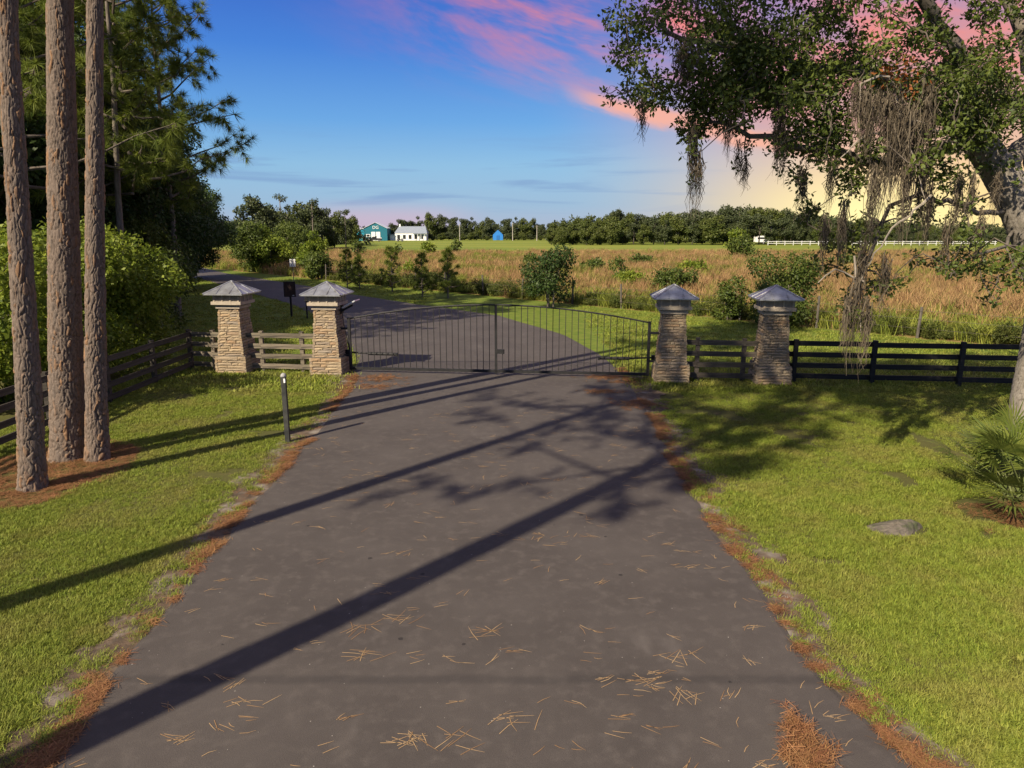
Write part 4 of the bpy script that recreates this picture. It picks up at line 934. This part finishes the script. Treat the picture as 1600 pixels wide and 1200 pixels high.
# ------------------------------------------------------------------ far trees
def far_share(seed, h, rx, m, n=22, z0=.12, leaf=.62, per=120):
    rs = np.random.RandomState(seed); cl = egg_clumps(rs, h, rx, rx, h * z0, n, rx * .34)
    V, a = shell_leaves(rs, cl, per, leaf, leaf * .6); V[:, 2] = np.maximum(V[:, 2], .05); mb = MB().tube([(0, 0, -.2), (.1, 0, h * .4), (0, .1, h * .75)], [.3, .22, .1], 7)
    for c in cl[:10]: mb.tube([(0, 0, h * .35), c[:3]], [.13, .05], 5, cap=False)
    return mb.mesh('trunk', GREY_BARK, True), quads_mesh('crown', V, 4, m, a)
FS = [far_share(200 + k, 12, (4.4, 3.8, 4.8, 3.4, 4.2)[k], (LEAF_FAR, LEAF_FAR, LEAF_FAR2, LEAF_FAR, LEAF_FAR2)[k], (24, 18, 26, 20, 24)[k], (.05, .2, .05, .12, .03)[k]) for k in range(5)]
def tuft_share(seed):   # tall bare stem with a small tufted head
    rs = np.random.RandomState(seed); cl = [(rs.normal(0, .7), rs.normal(0, .7), 13.2 + rs.normal(0, .5), 1.0, 1.0, .55) for _ in range(5)] + [(rs.normal(0, .5), rs.normal(0, .5), 10.5 + rs.normal(0, .8), .6, .6, .4) for _ in range(3)]
    V, a = shell_leaves(rs, cl, 60, .5, .28); mb = MB().tube([(0, 0, -.2), (.15, 0, 6), (0, .1, 13)], [.22, .17, .09], 7)
    for c in cl: mb.tube([(0, 0, c[2] - 1), c[:3]], [.07, .03], 4, cap=False)
    return mb.mesh('trunk', GREY_BARK, True), quads_mesh('crown', V, 4, LEAF_FAR, a)
TS = [tuft_share(300), tuft_share(301)]
def far_tree(px, top, Y, share, hm, label, group, sx=1.0, rz=0.0):
    p = AT(px, top, Y); k = p.z / hm; r = thing('far_tree', (p.x, Y, 0), label, 'tree', group, rz); r.scale = (k * sx, k * sx, k)
    obj('trunk', share[0], r); obj('crown', share[1], r)
fr_ = random.Random(12)
LGRP, MGRP, RGRP = 'trees at the far bend of the lane', 'mossy oaks behind the mown field', 'wood behind the far side of the field'
for i, (px, top, Y) in enumerate([(392, 318, 150), (410, 330, 150), (428, 326, 165), (446, 328, 160), (465, 324, 170), (484, 326, 165), (502, 330, 170), (520, 336, 180), (538, 334, 190), (548, 342, 200)]):
    far_tree(px, top, Y, FS[i % 5], 11, 'broad green tree behind the speed limit sign thicket' if px < 490 else 'broad green tree between the roadside thicket and the teal barn', LGRP, fr_.uniform(.8, 1.2), fr_.uniform(0, 6))
for i, (px, top, Y) in enumerate([(392, 306, 150), (437, 307, 165), (486, 311, 160), (538, 330, 175)]):
    far_tree(px, top, Y, TS[i % 2], 14, 'tall bare-stemmed tree with a tufted head by the far bend', 'tufted trees rising over the far bend', 1.0, fr_.uniform(0, 6))
mid = [(612, 352), (628, 345), (640, 347), (655, 342), (672, 336), (690, 340), (708, 342), (725, 344), (738, 343), (752, 348), (764, 344), (775, 352), (792, 344), (806, 343), (820, 344), (832, 345), (846, 352), (860, 350)]
for i, (px, top) in enumerate(mid): far_tree(px, top, fr_.uniform(302, 330), FS[i % 5 if i % 5 != 2 else 1], 11, 'mossy oak behind the white house' if px < 668 else 'mossy oak in the row between the white house and the blue shed' if px < 770 else 'mossy oak in the row from the blue shed to the yellow-green trees', MGRP, fr_.uniform(.7, 1.0), fr_.uniform(0, 6))
for i in range(30):
    px = 660 + i * 8.4 + fr_.uniform(-3, 3); far_tree(px, 365 + fr_.uniform(-4, 3), 296, FS[i % 5], 13, 'low shrubby tree at the field edge between the white house and blue shed' if px < 770 else 'low shrubby tree at the field edge between blue shed and yellow-green trees', 'low trees along the far field edge', 1.7, fr_.uniform(0, 6)) if not 770 < px < 790 else None
ridge = [(850, 352), (900, 340), (950, 338), (965, 332), (1000, 340), (1060, 334), (1110, 330), (1165, 325), (1215, 330), (1270, 336), (1350, 344), (1450, 350), (1700, 356)]
rx_, ry_ = zip(*ridge)
for row, (Y, dt, st) in enumerate(((212, 12, 19), (232, 3, 16))):
    px = 862 + row * 6
    while px < 1640:
        top = np.interp(px, rx_, ry_) + dt + fr_.uniform(-3, 4); warm = px < 985 and row < 2
        far_tree(px, top, Y + fr_.uniform(-5, 5), FS[2 if warm else (0, 1, 3, 4)[fr_.randint(0, 3)]], 11, ('rounded yellow-green tree at the near end of the far wood' if row == 0 else 'yellow-green tree rising behind the rounded front row') if warm else ('dark green tree ' if row == 0 else 'taller dark tree rising behind the front row ') + ('between the yellow-green trees and the camper trailer' if px < 1175 else 'behind the white rail fence and camper trailer'), 'yellow-green end of the far wood' if warm else RGRP, fr_.uniform(.85, 1.25), fr_.uniform(0, 6)); px += st * fr_.uniform(.8, 1.2)
# the mass of woodland behind: one object
def far_woods():
    rs = np.random.RandomState(71); cl = []
    for Y, x0, x1, f in ((262, 870, 1800, lambda p: np.interp(p, rx_, ry_) - 1), (345, 250, 880, lambda p: 352 - 5 * vnoise(p, 0, 22, 3) + 4 * (p > 560)), (215, 300, 560, lambda p: 343 + 6 * vnoise(p, 0, 18, 5))):
        px = x0
        while px < x1:
            p = AT(px, float(f(px)) + rs.uniform(-2, 5), Y + rs.uniform(-8, 8)); q = rs.uniform(2.0, 3.4)
            for z in np.arange(p.z - q * .8, 0, -2.6): cl.append((p.x + rs.normal(0, 1.2), p.y + rs.normal(0, 2), z, q, q, q * .85))
            px += 2.2 / Y * FPX
    V, a = shell_leaves(rs, cl, 26, .95, .6); V[:, 2] = np.maximum(V[:, 2], .05)
    tag(obj('distant_woods', quads_mesh('distant_woods', V, 4, LEAF_FAR, a)), 'dark continuous woodland closing off the fields at the horizon', 'woods', kind='stuff')
far_woods()
far_tree(962, 322, 230, FS[1], 13, 'taller mossy oak standing above the yellow-green trees', None, .8, 1.0)

# ------------------------------------------------------------------ grass, straw, needles (uncountable)
def scatter(name, P, scl, rot, variants, label, cat):
    n = len(P); me = bpy.data.meshes.new(name); me.vertices.add(n); me.vertices.foreach_set('co', np.ascontiguousarray(P, np.float32).ravel())
    me.attributes.new('scl', 'FLOAT', 'POINT').data.foreach_set('value', scl.astype(np.float32))
    me.attributes.new('rot', 'FLOAT_VECTOR', 'POINT').data.foreach_set('vector', np.ascontiguousarray(rot, np.float32).ravel())
    me.attributes.new('pick', 'INT', 'POINT').data.foreach_set('value', np.random.RandomState(n).randint(0, len(variants), n).astype(np.int32))
    o = obj(name, me); tag(o, label, cat, kind='stuff')
    col = bpy.data.collections.new(name + '_pieces')
    for v in variants: col.objects.link(bpy.data.objects.new(v.name, v))
    ng = bpy.data.node_groups.new(name, 'GeometryNodeTree'); ng.interface.new_socket('Geometry', in_out='INPUT', socket_type='NodeSocketGeometry'); ng.interface.new_socket('Geometry', in_out='OUTPUT', socket_type='NodeSocketGeometry')
    N = ng.nodes; gi, go = N.new('NodeGroupInput'), N.new('NodeGroupOutput'); ci = N.new('GeometryNodeCollectionInfo'); ci.inputs[0].default_value = col; ci.inputs[1].default_value = True; ci.inputs[2].default_value = True
    ip = N.new('GeometryNodeInstanceOnPoints'); ip.inputs['Pick Instance'].default_value = True
    def attr(nm, dt): a = N.new('GeometryNodeInputNamedAttribute'); a.data_type = dt; a.inputs[0].default_value = nm; return a.outputs[0]
    L = ng.links; L.new(gi.outputs[0], ip.inputs['Points']); L.new(ci.outputs[0], ip.inputs['Instance']); L.new(attr('pick', 'INT'), ip.inputs['Instance Index']); L.new(attr('scl', 'FLOAT'), ip.inputs['Scale'])
    er = N.new('FunctionNodeEulerToRotation'); L.new(attr('rot', 'FLOAT_VECTOR'), er.inputs[0]); L.new(er.outputs[0], ip.inputs['Rotation']); L.new(ip.outputs[0], go.inputs[0])
    md = o.modifiers.new('scatter', 'NODES'); md.node_group = ng; return o
def blade_tuft(name, seed, n, L, w, spread, lean, m, curl=.35):
    rs = np.random.RandomState(seed); VV, AA = [], []
    for k in range(n):
        az = rs.uniform(0, 2 * pi); b0 = np.array((rs.normal(0, spread), rs.normal(0, spread), -.005)); d = unit(np.array((cos(az) * lean * rs.uniform(.3, 1.4), sin(az) * lean * rs.uniform(.3, 1.4), 1.0)))
        ln = L * rs.uniform(.55, 1.15); s_ = np.array((-sin(az), cos(az), 0)) * w / 2; m1 = b0 + d * ln * .55; t_ = m1 + unit(d + np.array((cos(az), sin(az), -.4)) * curl) * ln * .45
        a = rs.uniform(); VV += [np.stack([b0 - s_, b0 + s_, m1 + s_ * .8, m1 - s_ * .8]), np.stack([m1 - s_ * .8, m1 + s_ * .8, t_ + s_ * .1, t_ - s_ * .1])]; AA += [a, a]
    return quads_mesh(name, np.concatenate(VV), 4, m, np.array(AA))
GRASS = mat('lawn_blades', (.130, .180, .020), (.265, .30, .045), attr=True, patch=(.9, .45, (.27, .22, .07)), rough=.6, trans=.3, spec=.2, rnd=.22)
DRYG = mat('dry_field_grass', (.27, .165, .072), (.42, .285, .135), attr=True, rough=.8, trans=.3, spec=.1, rnd=.25)
GRNG = mat('green_field_grass', (.12, .155, .025), (.24, .26, .045), attr=True, rough=.7, trans=.3, spec=.15, rnd=.25)
rs = np.random.RandomState(21)
def edge_x(E, y): return np.interp(y, E[:, 1], E[:, 0])
LRs, RRs = LR[np.argsort(LR[:, 1])], RR[np.argsort(RR[:, 1])]
L2s, R2s = resample(L2, .5), resample(R2, .5)
def on_lane(x, y):
    lx = np.interp(y, L2s[:, 1], L2s[:, 0]); rx = np.interp(y, R2s[np.argsort(R2s[:, 1]), 1], R2s[np.argsort(R2s[:, 1]), 0]); return (x > lx - .05) & (x < rx + .05) & (y > 22.4)
def edge_dist(x, y): return np.where(x < 0, edge_x(LRs, y) - x, x - edge_x(RRs, y))    # >0 outside the driveway
def bare(x, y, d):  # worn strips along the edge, straw bed under the pines, scuffs
    w = np.where(x < 0, .26, .32) + .55 * (vnoise(x, y, .8, 4) - .35) + .3 * (vnoise(x, y, .3, 6) - .5)
    k = (d < w) & (vnoise(x, y, .14, 8) < .62) & (rs.uniform(0, 1, len(x)) < .93)
    pb = ((x + 8.9) / 1.5) ** 2 + ((y - 12.7) / 2.0) ** 2 < 1 + .5 * (vnoise(x, y, .5, 2) - .5)
    ro = ((x - 8.1) / .95) ** 2 + ((y - 10.75) / .8) ** 2 < .8 + .5 * (vnoise(x, y, .4, 2) - .5)
    rk = ((x - G(1400, 826)[0]) / .5) ** 2 + ((y - G(1400, 826)[1]) / .3) ** 2 < 1
    sc_ = (vnoise(x, y, .9, 13) > .83) & (vnoise(x, y, .25, 14) > .35)
    return k | pb | ro | rk | sc_
def lawn_points(n, ylo, yhi, pw):
    y = ylo + (yhi - ylo) * rs.uniform(0, 1, n) ** pw; x = rs.uniform(-1, 1, n) * (y * .80 + 2.0); d = edge_dist(x, y)
    k = (d > -.02) & ~bare(x, y, d) & (field_s(x, y) < -.3) & ~on_lane(x, y) & ~((x < -12.0) & (y < 26)); k &= ~((y > 22.3) & (np.abs(d) < .0))
    return np.stack([x[k], y[k], np.full(k.sum(), -.006)], 1)
near = [blade_tuft('grass_tuft', 400 + k, 18, .062, .0062, .032, .85, GRASS) for k in range(5)]
P = np.concatenate([lawn_points(125000, 4.0, 12.0, 1.0), lawn_points(85000, 12.0, 20.0, 1.0)])
n = len(P); scl = rs.uniform(.6, 1.25, n) * (.75 + .6 * vnoise(P[:, 0], P[:, 1], 1.1, 17)); rot = np.stack([rs.normal(0, .15, n), rs.normal(0, .15, n), rs.uniform(0, 6.28, n)], 1)
scatter('lawn_grass', P, scl, rot, near, 'short bright green lawn grass beside the driveway', 'grass')
farb = [blade_tuft('grass_tuft', 420 + k, 18, .13, .02, .11, .8, GRASS) for k in range(4)]
P = lawn_points(42000, 19.5, 66.0, 1.35); n = len(P); scl = rs.uniform(.6, 1.1, n); rot = np.stack([rs.normal(0, .1, n), rs.normal(0, .1, n), rs.uniform(0, 6.28, n)], 1)
scatter('verge_grass', P, scl, rot, farb, 'mown green grass along the verge beyond the gate', 'grass')
# tall field grass
def field_points(n, smax, ymax):
    y = rs.uniform(18, ymax, n); x = rs.uniform(-1, 1, n) * (y * .78 + 6); s = field_s(x, y); k = (s > .15) & (s < smax); return np.stack([x[k], y[k], np.full(k.sum(), -.02)], 1), s[k]
dry = [blade_tuft('dry_tuft', 440 + k, 24, 1.05, .028, .16, .28, DRYG, .5) for k in range(5)]; grn = [blade_tuft('green_tuft', 460 + k, 22, .95, .034, .16, .34, GRNG, .6) for k in range(4)]
P, s = field_points(52000, 200, 140); gprob = np.clip(1.05 - s / 11, .16, .92) * (P[:, 0] > 1) + (.30 + .4 * (s < 3)) * (P[:, 0] <= 1); gprob = gprob + .55 * (vnoise(P[:, 0], P[:, 1], 5.0, 23) > .64)
isg = rs.uniform(0, 1, len(P)) < gprob; hgt = .75 + .5 * vnoise(P[:, 0], P[:, 1], 4.0, 31)
for nm, mk, vs, lb in (('golden_field_grass', ~isg, dry, 'tall golden dry grass filling the field behind the wire fence'), ('green_field_grass', isg, grn, 'tall green grass and weeds among the golden field')):
    Q = P[mk]; n = len(Q); scatter(nm, Q, rs.uniform(.55, 1.15, n) * hgt[mk], np.stack([rs.normal(0, .12, n), rs.normal(0, .12, n), rs.uniform(0, 6.28, n)], 1), vs, lb, 'grass')
def weed_tuft(seed):
    r = np.random.RandomState(seed); cl = [(r.normal(0, .22), r.normal(0, .22), r.uniform(.25, .95), .26, .26, .26) for _ in range(9)]
    V, a = shell_leaves(r, cl, 900, .13, .055, .1); V[:, 2] = np.maximum(V[:, 2], .0); return quads_mesh('weed', V, 4, WEED, a)
WEED = mat('weed_leaves', (.040, .062, .014), (.115, .125, .032), attr=True, rough=.7, trans=.3, spec=.15, rnd=.3)
wv = [weed_tuft(480 + k) for k in range(4)]
ta = rs.uniform(-1.0, 54, 420); so = np.abs(rs.normal(.2, .9, 420)) + .1; Q = FA + np.outer(ta, fd) + np.outer(so, FN); hk = (.40 + .85 * vnoise(Q[:, 0], Q[:, 1], 1.8, 61)) * np.where(vnoise(Q[:, 0], Q[:, 1], 2.6, 63) > .42, 1.0, .42) * np.where(Q[:, 0] > 11, .7, 1.0)
scatter('fence_line_weeds', np.c_[Q, np.full(len(Q), -.03)], hk * rs.uniform(.6, 1.25, 420), np.stack([rs.normal(0, .1, 420), rs.normal(0, .1, 420), rs.uniform(0, 6.28, 420)], 1), wv, 'dark leafy weeds tangled along the wire fence', 'weeds')
# pine straw along the edges and under the pines
STRAW = mat('pine_straw', (.135, .060, .026), (.26, .135, .060), attr=True, rough=.8, spec=.15, rnd=.25)
def straw_tuft(seed, n, L, w):
    r = np.random.RandomState(seed); VV = []
    for k in range(n):
        az = r.uniform(0, 2 * pi); c = np.array((r.normal(0, .06), r.normal(0, .06), r.uniform(.004, .03))); d = np.array((cos(az), sin(az), r.normal(0, .12))) * L * r.uniform(.5, 1.1) / 2; s_ = np.array((-sin(az), cos(az), 0)) * w / 2
        bend = np.array((-sin(az), cos(az), 0)) * r.normal(0, .02); VV += [np.stack([c - d - s_, c - d + s_, c + bend + s_, c + bend - s_]), np.stack([c + bend - s_, c + bend + s_, c + d + s_ * .4, c + d - s_ * .4])]
    return quads_mesh('straw_bundle', np.concatenate(VV), 4, STRAW, r.uniform(0, 1, len(VV)))
sv = [straw_tuft(500 + k, 16, .22, .0055) for k in range(5)]
y = 4.0 + 19 * rs.uniform(0, 1, 9000) ** 1.15; side = rs.randint(0, 2, len(y)); off = np.abs(rs.normal(0, .19, len(y))) - .06; x = np.where(side == 0, edge_x(LRs, y) - off, edge_x(RRs, y) + off)
k = .7 * vnoise(x, y, .7, 41) + .65 * vnoise(x, y, .16, 42) + .2 * rs.uniform(0, 1, len(x)) > .80 + .22 * (off > .22); E1 = np.stack([x, y], 1)[k]
a = rs.uniform(0, 2 * pi, 1700); q = np.sqrt(rs.uniform(0, 1, 1700)); E2 = np.stack([-8.9 + 1.5 * q * np.cos(a), 12.7 + 2.0 * q * np.sin(a)], 1)
E3 = [np.array(G(px, py)) + rs.normal(0, 1, (m_, 2)) * np.array((sx, sy)) for px, py, m_, sx, sy in ((595, 592, 160, .42, .28), (585, 605, 90, .3, .2), (945, 590, 120, .4, .2), (940, 613, 70, .3, .14), (992, 632, 120, .3, .3), (975, 597, 60, .3, .2))]
E4 = np.array((8.1, 10.7)) + rs.normal(0, .42, (160, 2)); pile = np.array(G(1258, 1185)) + rs.normal(0, 1, (110, 2)) * np.array((.075, .12)); tip = np.array(G(1248, 1140)) + rs.normal(0, 1, (26, 2)) * np.array((.035, .12))
Q = np.concatenate([E1, E2, E4] + E3); n = len(Q); zz = np.where(edge_dist(Q[:, 0], Q[:, 1]) < .03, .022, .0)
scatter('pine_straw', np.c_[Q, zz], rs.uniform(.35, .95, n), np.stack([rs.normal(0, .1, n), rs.normal(0, .1, n), rs.uniform(0, 6.28, n)], 1), sv, 'orange brown pine straw gathered along the driveway edges and pine feet', 'pine straw')
Q = np.concatenate([pile, tip]); n = len(Q); scatter('straw_heap', np.c_[Q, .02 + .05 * rs.uniform(0, 1, n)], rs.uniform(.5, 1.0, n), np.stack([rs.normal(0, .25, n), rs.normal(0, .25, n), rs.uniform(0, 6.28, n)], 1), sv, 'small heap of orange pine straw lying on the asphalt', 'pine straw')
# loose needles on the asphalt
VV, AA = [], []
def needle(cx, cy, az, L, a):
    d = np.array((cos(az), sin(az), 0)) * L / 2; w = np.array((-sin(az), cos(az), 0)) * .0032; c = np.array((cx, cy, .026)); b_ = w * rs.normal(0, 2.5)
    VV.extend([np.stack([c - d - w, c - d + w, c + b_ + w, c + b_ - w]), np.stack([c + b_ - w, c + b_ + w, c + d + w * .4, c + d - w * .4])]); AA.extend([a, a])
for k in range(330):
    yy = 4.3 + 13.5 * rs.uniform() ** 1.25; xl, xr = edge_x(LRs, yy) + .15, edge_x(RRs, yy) - .15; xx = rs.uniform(xl, xr); az = rs.normal(.1, .5)
    for j in range(rs.choice((1, 1, 2, 2, 3, 5))): needle(xx + rs.normal(0, .05), yy + rs.normal(0, .03), az + rs.normal(0, .35), rs.uniform(.09, .21), rs.uniform())
for px, py in ((625, 970), (565, 1025), (775, 990), (720, 1155), (800, 1130), (1065, 1030), (1010, 1068), (570, 985), (640, 1160), (1075, 1090)):
    c = G(px, py)
    for j in range(9): needle(c[0] + rs.normal(0, .10), c[1] + rs.normal(0, .05), rs.normal(.1, .7), rs.uniform(.18, .32), rs.uniform())
o = obj('fallen_needles', quads_mesh('fallen_needles', np.concatenate(VV), 4, mat('dry_needle', (.20, .11, .048), (.38, .265, .14), attr=True, rough=.7), np.array(AA))); tag(o, 'scattered dry pine needles lying across the asphalt driveway', 'pine needles', kind='stuff')
